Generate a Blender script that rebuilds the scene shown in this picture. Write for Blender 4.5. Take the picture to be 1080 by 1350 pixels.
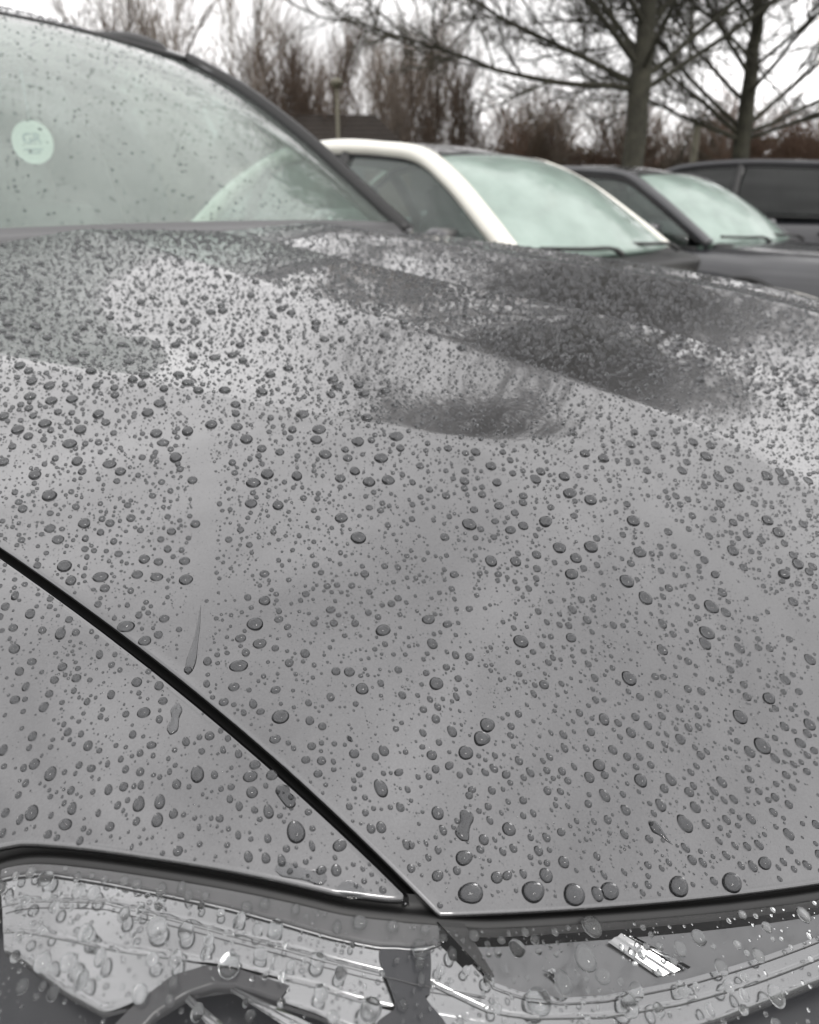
import bpy, math, random
import numpy as np
from mathutils import Vector

for o in list(bpy.data.objects):
    bpy.data.objects.remove(o)
SC = bpy.context.scene
COL = SC.collection

# ------------------------------------------------------------------ camera
CAM = (-0.82, -0.02, 1.12)
YAW, PIT = math.radians(39.0), math.radians(22.3)
cd = bpy.data.cameras.new('camera')
cam = bpy.data.objects.new('camera', cd)
COL.objects.link(cam)
cam.location = CAM
fwd = Vector((math.cos(YAW) * math.cos(PIT), math.sin(YAW) * math.cos(PIT), -math.sin(PIT)))
cam.rotation_euler = fwd.to_track_quat('-Z', 'Y').to_euler()
cd.sensor_fit = 'HORIZONTAL'
cd.sensor_width = 36.0
cd.lens = 36.0 * 1000.0 / 1080.0
cd.clip_start = 0.01
cd.clip_end = 600.0
cd.dof.use_dof = True
cd.dof.focus_distance = 0.34
cd.dof.aperture_fstop = 14.5
SC.camera = cam

# ------------------------------------------------------------------ overcast sky and soft sun
SUN_EL, SUN_ROT = math.radians(48), math.radians(200)
w = bpy.data.worlds.new('World')
SC.world = w
w.use_nodes = True
nt = w.node_tree
nt.nodes.clear()
N, L = nt.nodes, nt.links
out = N.new('ShaderNodeOutputWorld')
bg = N.new('ShaderNodeBackground')
sky = N.new('ShaderNodeTexSky')
sky.sky_type = 'NISHITA'
sky.sun_disc = False
sky.sun_elevation = SUN_EL
sky.sun_rotation = SUN_ROT
sky.air_density = 1.0
sky.dust_density = 4.0
hs = N.new('ShaderNodeHueSaturation')
hs.inputs['Saturation'].default_value = 0.12
L.new(sky.outputs[0], hs.inputs['Color'])
tc = N.new('ShaderNodeTexCoord')
sep = N.new('ShaderNodeSeparateXYZ')
L.new(tc.outputs['Generated'], sep.inputs[0])
# cloud deck: brighter towards the zenith, soft mottling
grad = N.new('ShaderNodeMapRange')
grad.inputs['From Min'].default_value = 0.0
grad.inputs['From Max'].default_value = 1.0
grad.inputs['To Min'].default_value = 11.5
grad.inputs['To Max'].default_value = 12.6
L.new(sep.outputs['Z'], grad.inputs['Value'])
mp = N.new('ShaderNodeMapping')
mp.inputs['Scale'].default_value = (1.0, 1.0, 3.2)
L.new(tc.outputs['Generated'], mp.inputs[0])
cl = N.new('ShaderNodeTexNoise')
cl.inputs['Scale'].default_value = 1.9
cl.inputs['Detail'].default_value = 5.0
cl.inputs['Roughness'].default_value = 0.55
L.new(mp.outputs[0], cl.inputs['Vector'])
cr = N.new('ShaderNodeMapRange')
cr.inputs['From Min'].default_value = 0.34
cr.inputs['From Max'].default_value = 0.66
cr.inputs['To Min'].default_value = 0.66
cr.inputs['To Max'].default_value = 1.26
L.new(cl.outputs['Fac'], cr.inputs['Value'])
mul = N.new('ShaderNodeMath')
mul.operation = 'MULTIPLY'
L.new(grad.outputs[0], mul.inputs[0])
L.new(cr.outputs[0], mul.inputs[1])
tint = N.new('ShaderNodeVectorMath')
tint.operation = 'SCALE'
tint.inputs[0].default_value = (1.0, 0.985, 0.985)
L.new(mul.outputs[0], tint.inputs['Scale'])
mixs = N.new('ShaderNodeMix')
mixs.data_type = 'RGBA'
mixs.inputs['Factor'].default_value = 0.9
L.new(hs.outputs[0], mixs.inputs['A'])
L.new(tint.outputs[0], mixs.inputs['B'])
L.new(mixs.outputs['Result'], bg.inputs['Color'])
bg.inputs['Strength'].default_value = 0.15
L.new(bg.outputs[0], out.inputs[0])

sd = bpy.data.lights.new('sun', 'SUN')
sd.energy = 1.1
sd.angle = math.radians(15)
sd.color = (1.0, 0.97, 0.94)
sun = bpy.data.objects.new('sun', sd)
COL.objects.link(sun)
sdir = Vector((math.sin(SUN_ROT) * math.cos(SUN_EL), math.cos(SUN_ROT) * math.cos(SUN_EL), math.sin(SUN_EL)))
sun.rotation_euler = sdir.to_track_quat('Z', 'Y').to_euler()
sun.location = (0, 0, 30)

SC.render.engine = 'CYCLES'
SC.cycles.max_bounces = 14
SC.cycles.transparent_max_bounces = 24
SC.cycles.transmission_bounces = 10
SC.cycles.filter_width = 1.1
SC.view_settings.view_transform = 'Standard'
SC.view_settings.look = 'None'
SC.view_settings.exposure = 0.0
SC.view_settings.gamma = 1.0
SC.view_settings.use_curve_mapping = False

# ------------------------------------------------------------------ materials
MATS = {}


def principled(name, col, rough=0.5, metal=0.0, coat=0.0, coat_rough=0.03, spec=0.5, emis=None):
    m = bpy.data.materials.new(name)
    m.use_nodes = True
    b = m.node_tree.nodes['Principled BSDF']
    b.inputs['Base Color'].default_value = (*col, 1)
    b.inputs['Roughness'].default_value = rough
    b.inputs['Metallic'].default_value = metal
    b.inputs['Coat Weight'].default_value = coat
    b.inputs['Coat Roughness'].default_value = coat_rough
    b.inputs['Specular IOR Level'].default_value = spec
    MATS[name] = m
    return m


def add_noise(m, scale, lo, hi, bump=0.0, bscale=None, detail=4.0, dist=0.001, coord='Object', rough_var=0.0):
    """multiply the base colour by a noise between lo and hi, and add relief"""
    t = m.node_tree
    b = t.nodes['Principled BSDF']
    col = b.inputs['Base Color'].default_value[:]
    tcn = t.nodes.new('ShaderNodeTexCoord')
    nz = t.nodes.new('ShaderNodeTexNoise')
    nz.inputs['Scale'].default_value = scale
    nz.inputs['Detail'].default_value = detail
    t.links.new(tcn.outputs[coord], nz.inputs['Vector'])
    mr = t.nodes.new('ShaderNodeMapRange')
    mr.inputs['From Min'].default_value = 0.3
    mr.inputs['From Max'].default_value = 0.7
    mr.inputs['To Min'].default_value = lo
    mr.inputs['To Max'].default_value = hi
    t.links.new(nz.outputs['Fac'], mr.inputs['Value'])
    sc = t.nodes.new('ShaderNodeVectorMath')
    sc.operation = 'SCALE'
    sc.inputs[0].default_value = col[:3]
    t.links.new(mr.outputs[0], sc.inputs['Scale'])
    t.links.new(sc.outputs[0], b.inputs['Base Color'])
    if rough_var:
        r0 = b.inputs['Roughness'].default_value
        rr = t.nodes.new('ShaderNodeMapRange')
        rr.inputs['From Min'].default_value = 0.3
        rr.inputs['From Max'].default_value = 0.7
        rr.inputs['To Min'].default_value = max(0, r0 - rough_var)
        rr.inputs['To Max'].default_value = min(1, r0 + rough_var)
        t.links.new(nz.outputs['Fac'], rr.inputs['Value'])
        t.links.new(rr.outputs[0], b.inputs['Roughness'])
    if bump:
        n2 = t.nodes.new('ShaderNodeTexNoise')
        n2.inputs['Scale'].default_value = bscale or scale
        n2.inputs['Detail'].default_value = detail
        t.links.new(tcn.outputs[coord], n2.inputs['Vector'])
        bp = t.nodes.new('ShaderNodeBump')
        bp.inputs['Strength'].default_value = bump
        bp.inputs['Distance'].default_value = dist
        t.links.new(n2.outputs['Fac'], bp.inputs['Height'])
        t.links.new(bp.outputs[0], b.inputs['Normal'])
    return m


# metallic grey paint with a fine flake in it and a clear coat over it
paint = principled('grey_metallic_paint', (0.098, 0.098, 0.101), 0.30, 0.90, 1.0, 0.012)
paint.node_tree.nodes['Principled BSDF'].inputs['Coat IOR'].default_value = 1.78
t = paint.node_tree
b = t.nodes['Principled BSDF']
tcn = t.nodes.new('ShaderNodeTexCoord')
fl = t.nodes.new('ShaderNodeTexVoronoi')
fl.inputs['Scale'].default_value = 1500.0
t.links.new(tcn.outputs['Object'], fl.inputs['Vector'])
flm = t.nodes.new('ShaderNodeMapRange')
flm.inputs['From Min'].default_value = 0.0
flm.inputs['From Max'].default_value = 1.0
flm.inputs['To Min'].default_value = 0.94
flm.inputs['To Max'].default_value = 1.06
fls = t.nodes.new('ShaderNodeSeparateColor')
t.links.new(fl.outputs['Color'], fls.inputs[0])
t.links.new(fls.outputs[0], flm.inputs['Value'])
dn = t.nodes.new('ShaderNodeTexNoise')
dn.inputs['Scale'].default_value = 9.0
dn.inputs['Detail'].default_value = 5.0
t.links.new(tcn.outputs['Object'], dn.inputs['Vector'])
dm = t.nodes.new('ShaderNodeMapRange')
dm.inputs['From Min'].default_value = 0.3
dm.inputs['From Max'].default_value = 0.7
dm.inputs['To Min'].default_value = 0.93
dm.inputs['To Max'].default_value = 1.06
t.links.new(dn.outputs['Fac'], dm.inputs['Value'])
mm = t.nodes.new('ShaderNodeMath')
mm.operation = 'MULTIPLY'
t.links.new(flm.outputs[0], mm.inputs[0])
t.links.new(dm.outputs[0], mm.inputs[1])
sc = t.nodes.new('ShaderNodeVectorMath')
sc.operation = 'SCALE'
sc.inputs[0].default_value = (0.098, 0.098, 0.101)
t.links.new(mm.outputs[0], sc.inputs['Scale'])
t.links.new(sc.outputs[0], b.inputs['Base Color'])

principled('gap_black', (0.006, 0.006, 0.006), 0.45)
principled('rubber_black', (0.012, 0.012, 0.012), 0.5)
principled('border_grey', (0.09, 0.09, 0.092), 0.3)
principled('gloss_black', (0.008, 0.008, 0.009), 0.12, 0, 0.6)
principled('trim_grey', (0.075, 0.075, 0.077), 0.5)
add_noise(principled('dash_grey', (0.16, 0.165, 0.16), 0.8), 60, 0.8, 1.15, 0.3, 400)
add_noise(principled('seat_fabric', (0.13, 0.135, 0.135), 0.9), 90, 0.8, 1.2, 0.3, 500)
principled('headliner', (0.42, 0.43, 0.42), 0.95)
add_noise(principled('cream_white_paint', (0.80, 0.78, 0.70), 0.35, 0, 1.0), 5, 0.95, 1.03)
add_noise(principled('dark_grey_paint', (0.032, 0.033, 0.037), 0.4, 0.2, 1.0), 5, 0.9, 1.1)
add_noise(principled('black_paint', (0.022, 0.022, 0.026), 0.4, 0.1, 1.0), 5, 0.9, 1.1)
add_noise(principled('tyre_rubber', (0.02, 0.02, 0.02), 0.8), 80, 0.8, 1.2, 0.3, 300)
principled('alloy', (0.5, 0.5, 0.51), 0.3, 0.9)
principled('chrome', (0.30, 0.303, 0.306), 0.08, 1.0)
principled('satin_silver', (0.34, 0.343, 0.347), 0.3, 1.0)
principled('bezel_silver', (0.26, 0.263, 0.267), 0.16, 1.0)
principled('bezel_grey', (0.15, 0.152, 0.155), 0.3, 0.8)
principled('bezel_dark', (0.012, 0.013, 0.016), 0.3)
principled('barrel_black', (0.03, 0.03, 0.032), 0.25)
principled('amber_plastic', (0.45, 0.27, 0.07), 0.25)
principled('lamp_white', (0.75, 0.75, 0.73), 0.35)
principled('disc_white', (0.78, 0.80, 0.78), 0.6)
principled('disc_print', (0.22, 0.30, 0.34), 0.6)
principled('tag_red', (0.75, 0.16, 0.14), 0.6)
add_noise(principled('asphalt', (0.05, 0.05, 0.052), 0.35, spec=0.6), 3, 0.7, 1.25, 0.6, 220, dist=0.004, rough_var=0.2)
add_noise(principled('bay_line', (0.62, 0.62, 0.60), 0.6), 30, 0.6, 1.1, 0.4, 220, dist=0.003)
add_noise(principled('concrete', (0.33, 0.32, 0.30), 0.85), 8, 0.75, 1.15, 0.5, 60, dist=0.004)
add_noise(principled('grass', (0.05, 0.075, 0.025), 0.9), 4, 0.6, 1.3, 0.8, 60, dist=0.03)
add_noise(principled('bark_green', (0.045, 0.043, 0.030), 0.85), 6, 0.6, 1.4, 1.0, 25, dist=0.03)
principled('twig_olive', (0.050, 0.045, 0.032), 0.85)
principled('twig_brown', (0.16, 0.118, 0.088), 0.85)
principled('twig_dark', (0.095, 0.068, 0.05), 0.85)
principled('twig_red', (0.18, 0.115, 0.082), 0.85)
principled('twig_pale', (0.24, 0.20, 0.165), 0.85)
add_noise(principled('roof_tile_brown', (0.030, 0.023, 0.018), 0.8), 8, 0.8, 1.2)
add_noise(principled('brick_wall', (0.16, 0.10, 0.07), 0.85), 14, 0.75, 1.2)
add_noise(principled('post_pale', (0.15, 0.14, 0.10), 0.6), 10, 0.85, 1.1)


def glass_mat(name, tint_, fog, fogcol=(0.78, 0.84, 0.80), ior=1.5, rough=0.015):
    """window pane: Fresnel mirror over a tinted clear sheet, filmed with fine rain and breath"""
    m = bpy.data.materials.new(name)
    m.use_nodes = True
    t = m.node_tree
    t.nodes.clear()
    o = t.nodes.new('ShaderNodeOutputMaterial')
    tr = t.nodes.new('ShaderNodeBsdfTransparent')
    tr.inputs[0].default_value = (*tint_, 1)
    gl = t.nodes.new('ShaderNodeBsdfGlossy')
    gl.inputs['Roughness'].default_value = rough
    fr = t.nodes.new('ShaderNodeFresnel')
    geo = t.nodes.new('ShaderNodeNewGeometry')
    io = t.nodes.new('ShaderNodeMix')           # same reflectance from either face of the sheet
    io.data_type = 'FLOAT'
    io.inputs['A'].default_value = ior
    io.inputs['B'].default_value = 1.0 / ior
    t.links.new(geo.outputs['Backfacing'], io.inputs['Factor'])
    t.links.new(io.outputs['Result'], fr.inputs['IOR'])
    df = t.nodes.new('ShaderNodeBsdfDiffuse')
    df.inputs[0].default_value = (*fogcol, 1)
    tl = t.nodes.new('ShaderNodeBsdfTranslucent')
    tl.inputs[0].default_value = (*fogcol, 1)
    m0 = t.nodes.new('ShaderNodeMixShader')
    m0.inputs[0].default_value = 0.5
    t.links.new(df.outputs[0], m0.inputs[1])
    t.links.new(tl.outputs[0], m0.inputs[2])
    m1 = t.nodes.new('ShaderNodeMixShader')
    tcn = t.nodes.new('ShaderNodeTexCoord')
    nz = t.nodes.new('ShaderNodeTexNoise')
    nz.inputs['Scale'].default_value = 5.0
    nz.inputs['Detail'].default_value = 6.0
    t.links.new(tcn.outputs['Object'], nz.inputs['Vector'])
    mr = t.nodes.new('ShaderNodeMapRange')
    mr.inputs['From Min'].default_value = 0.3
    mr.inputs['From Max'].default_value = 0.7
    mr.inputs['To Min'].default_value = fog * 0.8
    mr.inputs['To Max'].default_value = fog * 1.2
    t.links.new(nz.outputs['Fac'], mr.inputs['Value'])
    t.links.new(mr.outputs[0], m1.inputs[0])
    t.links.new(tr.outputs[0], m1.inputs[1])
    t.links.new(m0.outputs[0], m1.inputs[2])
    m2 = t.nodes.new('ShaderNodeMixShader')
    t.links.new(fr.outputs[0], m2.inputs[0])
    t.links.new(m1.outputs[0], m2.inputs[1])
    t.links.new(gl.outputs[0], m2.inputs[2])
    t.links.new(m2.outputs[0], o.inputs[0])
    MATS[name] = m
    return m


glass_mat('windscreen_glass', (0.88, 0.95, 0.91), 0.16, ior=1.6)
glass_mat('screen_glass_mint', (0.60, 0.72, 0.66), 0.52, (0.80, 0.92, 0.86), 1.6)
glass_mat('side_glass', (0.70, 0.76, 0.74), 0.04, ior=1.45)
glass_mat('dark_glass', (0.22, 0.24, 0.24), 0.03, ior=1.45)
glass_mat('lamp_lens_clear', (0.98, 0.98, 0.98), 0.0, ior=1.27, rough=0.0)

m = bpy.data.materials.new('water')
m.use_nodes = True
t = m.node_tree
t.nodes.clear()
o_ = t.nodes.new('ShaderNodeOutputMaterial')
g_ = t.nodes.new('ShaderNodeBsdfGlass')
g_.inputs['IOR'].default_value = 1.333
g_.inputs['Roughness'].default_value = 0.0
g_.inputs['Color'].default_value = (0.68, 0.685, 0.69, 1)
t.links.new(g_.outputs[0], o_.inputs[0])
MATS['water'] = m
mc_ = m.copy()
mc_.name = 'water_clear'
mc_.node_tree.nodes['Glass BSDF'].inputs['Color'].default_value = (0.94, 0.945, 0.945, 1)
MATS['water_clear'] = mc_
mf_ = m.copy()
mf_.name = 'water_film'
mf_.node_tree.nodes['Glass BSDF'].inputs['Color'].default_value = (0.84, 0.845, 0.85, 1)
MATS['water_film'] = mf_

# ------------------------------------------------------------------ helpers


def tag(o, label=None, cat=None, group=None, kind=None):
    if label:
        o['label'] = label
    if cat:
        o['category'] = cat
    if group:
        o['group'] = group
    if kind:
        o['kind'] = kind
    return o


def empty(name, loc=(0, 0, 0), rz=0.0):
    o = bpy.data.objects.new(name, None)
    o.empty_display_size = 0.2
    COL.objects.link(o)
    o.location = loc
    o.rotation_euler = (0, 0, rz)
    return o


def mesh_np(name, V, quads=None, tris=None, smooth=True):
    me = bpy.data.meshes.new(name)
    V = np.asarray(V, np.float32)
    nq = 0 if quads is None else len(quads)
    ntr = 0 if tris is None else len(tris)
    li = []
    if nq:
        li.append(np.asarray(quads, np.int32).ravel())
    if ntr:
        li.append(np.asarray(tris, np.int32).ravel())
    li = np.concatenate(li)
    ls = np.concatenate([np.arange(nq) * 4, nq * 4 + np.arange(ntr) * 3]).astype(np.int32)
    me.vertices.add(len(V))
    me.vertices.foreach_set('co', V.ravel())
    me.loops.add(len(li))
    me.loops.foreach_set('vertex_index', li)
    me.polygons.add(nq + ntr)
    me.polygons.foreach_set('loop_start', ls)
    me.polygons.foreach_set('use_smooth', np.full(nq + ntr, smooth, bool))
    me.update(calc_edges=True)
    me.validate()
    return me


def obj(name, me, mat=None, parent=None):
    o = bpy.data.objects.new(name, me)
    if mat and not me.materials:
        me.materials.append(MATS[mat])
    COL.objects.link(o)
    if parent:
        o.parent = parent
    return o


def grid_quads(n, m_, closed=False):
    """n rows of m_ points"""
    i, j = np.meshgrid(np.arange(n - 1), np.arange(m_ if closed else m_ - 1), indexing='ij')
    j2 = (j + 1) % m_
    return np.stack([i * m_ + j, i * m_ + j2, (i + 1) * m_ + j2, (i + 1) * m_ + j], -1).reshape(-1, 4)


def patch(name, P, mat, parent=None, smooth=True, flip=False):
    n, m_ = P.shape[:2]
    q = grid_quads(n, m_)
    if flip:
        q = q[:, ::-1]
    return obj(name, mesh_np(name, P.reshape(-1, 3), q, smooth=smooth), mat, parent)


def shell(name, P, nrm, th, mat, parent=None):
    """a patch given real thickness"""
    n, m_ = P.shape[:2]
    A = P.reshape(-1, 3)
    B = (P - nrm * th).reshape(-1, 3)
    q = grid_quads(n, m_)
    k = len(A)
    ring = np.concatenate([np.arange(m_), np.arange(1, n) * m_ + m_ - 1, (n - 1) * m_ + np.arange(m_ - 2, -1, -1), np.arange(n - 2, 0, -1) * m_])
    r2 = np.roll(ring, -1)
    side = np.stack([ring, ring + k, r2 + k, r2], -1)
    return obj(name, mesh_np(name, np.concatenate([A, B]), np.concatenate([q, q[:, ::-1] + k, side])), mat, parent)


def grid_normals(P):
    du = np.gradient(P, axis=0)
    dv = np.gradient(P, axis=1)
    n = np.cross(dv, du)
    n /= np.linalg.norm(n, axis=-1, keepdims=True) + 1e-12
    if n[..., 2].mean() < 0:
        n = -n
    return n


def tube(pts, rad, seg=8, cap=True, flat=1.0):
    """swept tube; rad scalar or list; flat scales the vertical axis"""
    pts = np.asarray(pts, float)
    n = len(pts)
    rad = np.broadcast_to(np.asarray(rad, float), (n,))
    tg = np.gradient(pts, axis=0)
    tg /= np.linalg.norm(tg, axis=1, keepdims=True) + 1e-12
    ref = np.array([0, 0, 1.0]) if abs(tg[:, 2]).mean() < 0.8 else np.array([0, 1.0, 0])
    s = np.cross(tg, ref)
    s /= np.linalg.norm(s, axis=1, keepdims=True) + 1e-12
    u = np.cross(s, tg)
    a = np.arange(seg) * 2 * math.pi / seg
    V = pts[:, None, :] + rad[:, None, None] * (np.cos(a)[None, :, None] * s[:, None, :] + flat * np.sin(a)[None, :, None] * u[:, None, :])
    V = V.reshape(-1, 3)
    q = grid_quads(n, seg, True)
    tr = []
    if cap:
        V = np.concatenate([V, pts[:1], pts[-1:]])
        c0, c1 = n * seg, n * seg + 1
        for j in range(seg):
            k = (j + 1) % seg
            tr.append((c0, k, j))
            tr.append((c1, (n - 1) * seg + j, (n - 1) * seg + k))
    return V, q, np.array(tr) if tr else None


def tube_obj(name, pts, rad, mat, parent=None, seg=8, cap=True, flat=1.0):
    V, q, tr = tube(pts, rad, seg, cap, flat)
    return obj(name, mesh_np(name, V, q, tr), mat, parent)


def join(parts):
    Vs, Qs, Ts, k = [], [], [], 0
    for V, q, tr in parts:
        Vs.append(V)
        if q is not None and len(q):
            Qs.append(np.asarray(q) + k)
        if tr is not None and len(tr):
            Ts.append(np.asarray(tr) + k)
        k += len(V)
    return np.concatenate(Vs), (np.concatenate(Qs) if Qs else None), (np.concatenate(Ts) if Ts else None)


def rbox(c, s, r=0.02, seg=3, rx=0.0, rz=0.0):
    """rounded box as a quad sphere pushed out to a box"""
    n = 2 * seg + 2
    faces = []
    pos = np.concatenate([np.linspace(0, 1, seg + 1) * 0.5, 0.5 + np.linspace(0, 1, seg + 1) * 0.5])
    lin = np.concatenate([-1 + np.linspace(0, 1, seg + 1), np.linspace(0, 1, seg + 1)])
    sign = np.concatenate([-np.ones(seg + 1), np.ones(seg + 1)])
    hx, hy, hz = [max(v / 2 - r, 0) for v in s]
    V, Q, k = [], [], 0
    for ax in range(3):
        for sg in (-1, 1):
            A, B = np.meshgrid(np.arange(n), np.arange(n), indexing='ij')
            d = np.zeros((n, n, 3))
            sgn = np.zeros((n, n, 3))
            o1, o2 = [(1, 2), (2, 0), (0, 1)][ax]
            d[..., ax] = sg
            d[..., o1] = lin[A]
            d[..., o2] = lin[B]
            sgn[..., ax] = sg
            sgn[..., o1] = sign[A]
            sgn[..., o2] = sign[B]
            d /= np.linalg.norm(d, axis=-1, keepdims=True)
            P = d * r + sgn * np.array([hx, hy, hz])
            q = grid_quads(n, n)
            if sg < 0:
                q = q[:, ::-1]
            V.append(P.reshape(-1, 3))
            Q.append(q + k)
            k += n * n
    V = np.concatenate(V)
    Q = np.concatenate(Q)
    if rx:
        ca, sa = math.cos(rx), math.sin(rx)
        V = V @ np.array([[1, 0, 0], [0, ca, sa], [0, -sa, ca]])
    if rz:
        ca, sa = math.cos(rz), math.sin(rz)
        V = V @ np.array([[ca, sa, 0], [-sa, ca, 0], [0, 0, 1]])
    return V + np.array(c), Q, None


def rbox_obj(name, c, s, r, mat, parent=None, rx=0.0, rz=0.0, seg=3):
    V, q, _ = rbox(c, s, r, seg, rx, rz)
    return obj(name, mesh_np(name, V, q), mat, parent)


def coons(c0, c1, d0, d1):
    """c0,c1: bottom/top curves (m); d0,d1: left/right curves (n) -> (n,m,3)"""
    n, m_ = len(d0), len(c0)
    u = np.linspace(0, 1, m_)[None, :, None]
    v = np.linspace(0, 1, n)[:, None, None]
    A = (1 - v) * c0[None] + v * c1[None]
    B = (1 - u) * d0[:, None] + u * d1[:, None]
    C = (1 - u) * (1 - v) * c0[0] + u * (1 - v) * c0[-1] + (1 - u) * v * c1[0] + u * v * c1[-1]
    return A + B - C


def mir(P):
    Q = np.array(P, float)
    Q[..., 0] *= -1
    return Q
#SURF-BEGIN
# ------------------------------------------------------------------ the bonnet, wing and lamp surfaces (metres; x across, y to the rear)


def gap_x(y):
    d = y - 0.09
    return 0.668 + 0.085 * d - 0.03 * d * d


def z_edge(y):
    yy = np.maximum(y, 0.09)
    e = np.exp(-yy / 0.15)
    lo = np.minimum(y - 0.09, 0)
    return 0.838 + 0.12 * (1 - e) + 0.068 * yy + 0.44 * lo - 0.3 * lo * lo


def y_front(x):
    return -0.187 + 0.62 * x * x


def y_rear(x):
    return 1.04 + 0.23 * x * x


C1 = np.array([(-0.20, -0.15), (-0.30, 0.05), (-0.409, 0.191), (-0.463, 0.257), (-0.504, 0.335), (-0.545, 0.469), (-0.572, 0.569), (-0.615, 0.90), (-0.63, 1.2)])
C2 = np.array([(-0.15, -0.20), (-0.255, 0.065), (-0.292, 0.183), (-0.294, 0.326), (-0.284, 0.45), (-0.255, 0.729), (-0.21, 1.2), (-0.20, 1.3)])


def kink(d, w_):
    """integral of a smooth unit step at d=0"""
    return 0.5 * (d + np.sqrt(d * d + w_ * w_))


def bonnet_z(x, y):
    x = np.asarray(x, float)
    y = np.asarray(y, float)
    ax = -np.abs(x)                      # work on the near half, mirrored
    g = gap_x(y)
    d = g + ax                           # distance in from the side gap
    x1 = np.interp(y, C1[:, 1], C1[:, 0])
    x2 = np.interp(y, C2[:, 1], C2[:, 0])
    f1 = np.clip((0.25 - y) / 0.22, 0, 1)
    f1 = f1 * f1 * (3 - 2 * f1)          # ridge one softens towards the front
    z = z_edge(y) + 0.15 * d - 0.05 * d * d
    # ridge one: the slope drops, then climbs again to ridge two
    z = z - 0.178 * kink(ax - x1, 0.006 + 0.14 * f1)
    mid = x1 * 0.6 + x2 * 0.4
    z = z + 0.20 * kink(ax - mid, 0.07)
    z = z - 0.145 * kink(ax - x2, 0.005)
    # crown flattens to the middle
    z = z - 0.02 * kink(ax + 0.12, 0.12)
    r = np.clip((y - 0.5) / 0.55, 0, 1)
    return z + 0.016 * r * r * (3 - 2 * r) * np.clip(1 - (ax / 0.7) ** 2, 0, 1)


def wing_z(x, y):
    d = np.maximum(np.abs(x) - gap_x(y), 0)
    return z_edge(y) - 0.135 * d - 1.5 * d * d - 9.0 * d ** 3


def car_z(x, y):
    return np.where(np.abs(x) < gap_x(y) + 0.003, bonnet_z(x, y), wing_z(x, y))


# front edge of the wing = top edge of the lamp, outer end first
LAMP = np.array([(-0.86, 0.236), (-0.80, 0.226), (-0.772, 0.2175), (-0.7585, 0.2095), (-0.7500, 0.2010), (-0.7406, 0.1870), (-0.7262, 0.1650), (-0.7119, 0.1440), (-0.6976, 0.1231), (-0.6904, 0.1127), (-0.6785, 0.0996), (-0.668, 0.0905), (-0.59, 0.029), (-0.53, -0.013), (-0.45, -0.061), (-0.35, -0.111), (-0.22, -0.157), (-0.08, -0.183)])
def smooth_curve(pts, n):
    """Catmull-Rom through pts, n samples"""
    P = np.asarray(pts, float)
    P = np.concatenate([2 * P[:1] - P[1:2], P, 2 * P[-1:] - P[-2:-1]])
    segs = len(P) - 3
    u = np.linspace(0, segs, n)
    i = np.minimum(u.astype(int), segs - 1)
    f = (u - i)[:, None]
    a, b_, c, d = P[i], P[i + 1], P[i + 2], P[i + 3]
    return 0.5 * (2 * b_ + (c - a) * f + (2 * a - 5 * b_ + 4 * c - d) * f ** 2 + (3 * b_ - a - 3 * c + d) * f ** 3)


def resample(P, n):
    d = np.concatenate([[0], np.cumsum(np.linalg.norm(np.diff(P, axis=0), axis=1))])
    u = np.linspace(0, d[-1], n)
    return np.stack([np.interp(u, d, P[:, i]) for i in range(P.shape[1])], -1)


LU = resample(smooth_curve(LAMP, 400), 300)
LUZ = np.minimum(wing_z(LU[:, 0], LU[:, 1]), z_edge(LU[:, 1]))
hz = bonnet_z(LU[:, 0], y_front(LU[:, 0]))
LUZ = np.where(LU[:, 0] > -0.665, hz, LUZ)
for _ in range(30):
    LUZ[1:-1] = (LUZ[:-2] + 2 * LUZ[1:-1] + LUZ[2:]) / 4
tg = np.gradient(LU, axis=0)
LN = np.stack([tg[:, 1], -tg[:, 0]], -1)
LN /= np.linalg.norm(LN, axis=1, keepdims=True)
for _ in range(200):
    LN[1:-1] = (LN[:-2] + 2 * LN[1:-1] + LN[2:]) / 4
LN /= np.linalg.norm(LN, axis=1, keepdims=True)
if LN[150, 1] > 0:
    LN = -LN


def lens_point(s, d, sink=0.0):
    """s in 0..1 along the lamp's top edge, d metres out from it"""
    s = np.asarray(s, float)
    i = s * 299
    ux = np.interp(i, np.arange(300), LU[:, 0])
    uy = np.interp(i, np.arange(300), LU[:, 1])
    uz_ = np.interp(i, np.arange(300), LUZ)
    nx = np.interp(i, np.arange(300), LN[:, 0])
    ny = np.interp(i, np.arange(300), LN[:, 1])
    q_ = np.clip((s - 0.262) / 0.04, 0, 1)
    dd = d + 0.0042 + 0.0026 * q_ * q_ * (3 - 2 * q_)
    z = uz_ - 0.003 - 0.24 * d - 2.4 * d * d - sink
    return np.stack([ux + nx * dd, uy + ny * dd, z], -1)
#SURF-END

# ------------------------------------------------------------------ ground
def sheet(name, x0, x1, y0, y1, z, mat):
    me = mesh_np(name, [(x0, y0, z), (x1, y0, z), (x1, y1, z), (x0, y1, z)], [(0, 1, 2, 3)], smooth=False)
    return tag(obj(name, me, mat), kind='structure')


sheet('ground', -250, 250, -250, 250, -0.004, 'grass')
sheet('car_park', -14, 11.2, -14, 11.6, 0.0, 'asphalt')
for k, x in enumerate((-1.4, 1.42, 4.05, 6.45, 8.95)):
    sheet('bay_line', x - 0.05, x + 0.05, -0.4, 4.8, 0.004, 'bay_line')
for nm, c, s in (('kerb', (11.27, -1.2, 0.04), (0.14, 25.6, 0.16)), ('kerb', (-1.4, 11.67, 0.04), (25.2, 0.14, 0.16))):
    tag(rbox_obj(nm, c, s, 0.02, 'concrete'), kind='structure')

# ------------------------------------------------------------------ own car: front panels
own = empty('parked_car', (0, 0, 0))
tag(own, 'dark grey car filling the foreground with rain beads all over its bonnet', 'car')


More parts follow.
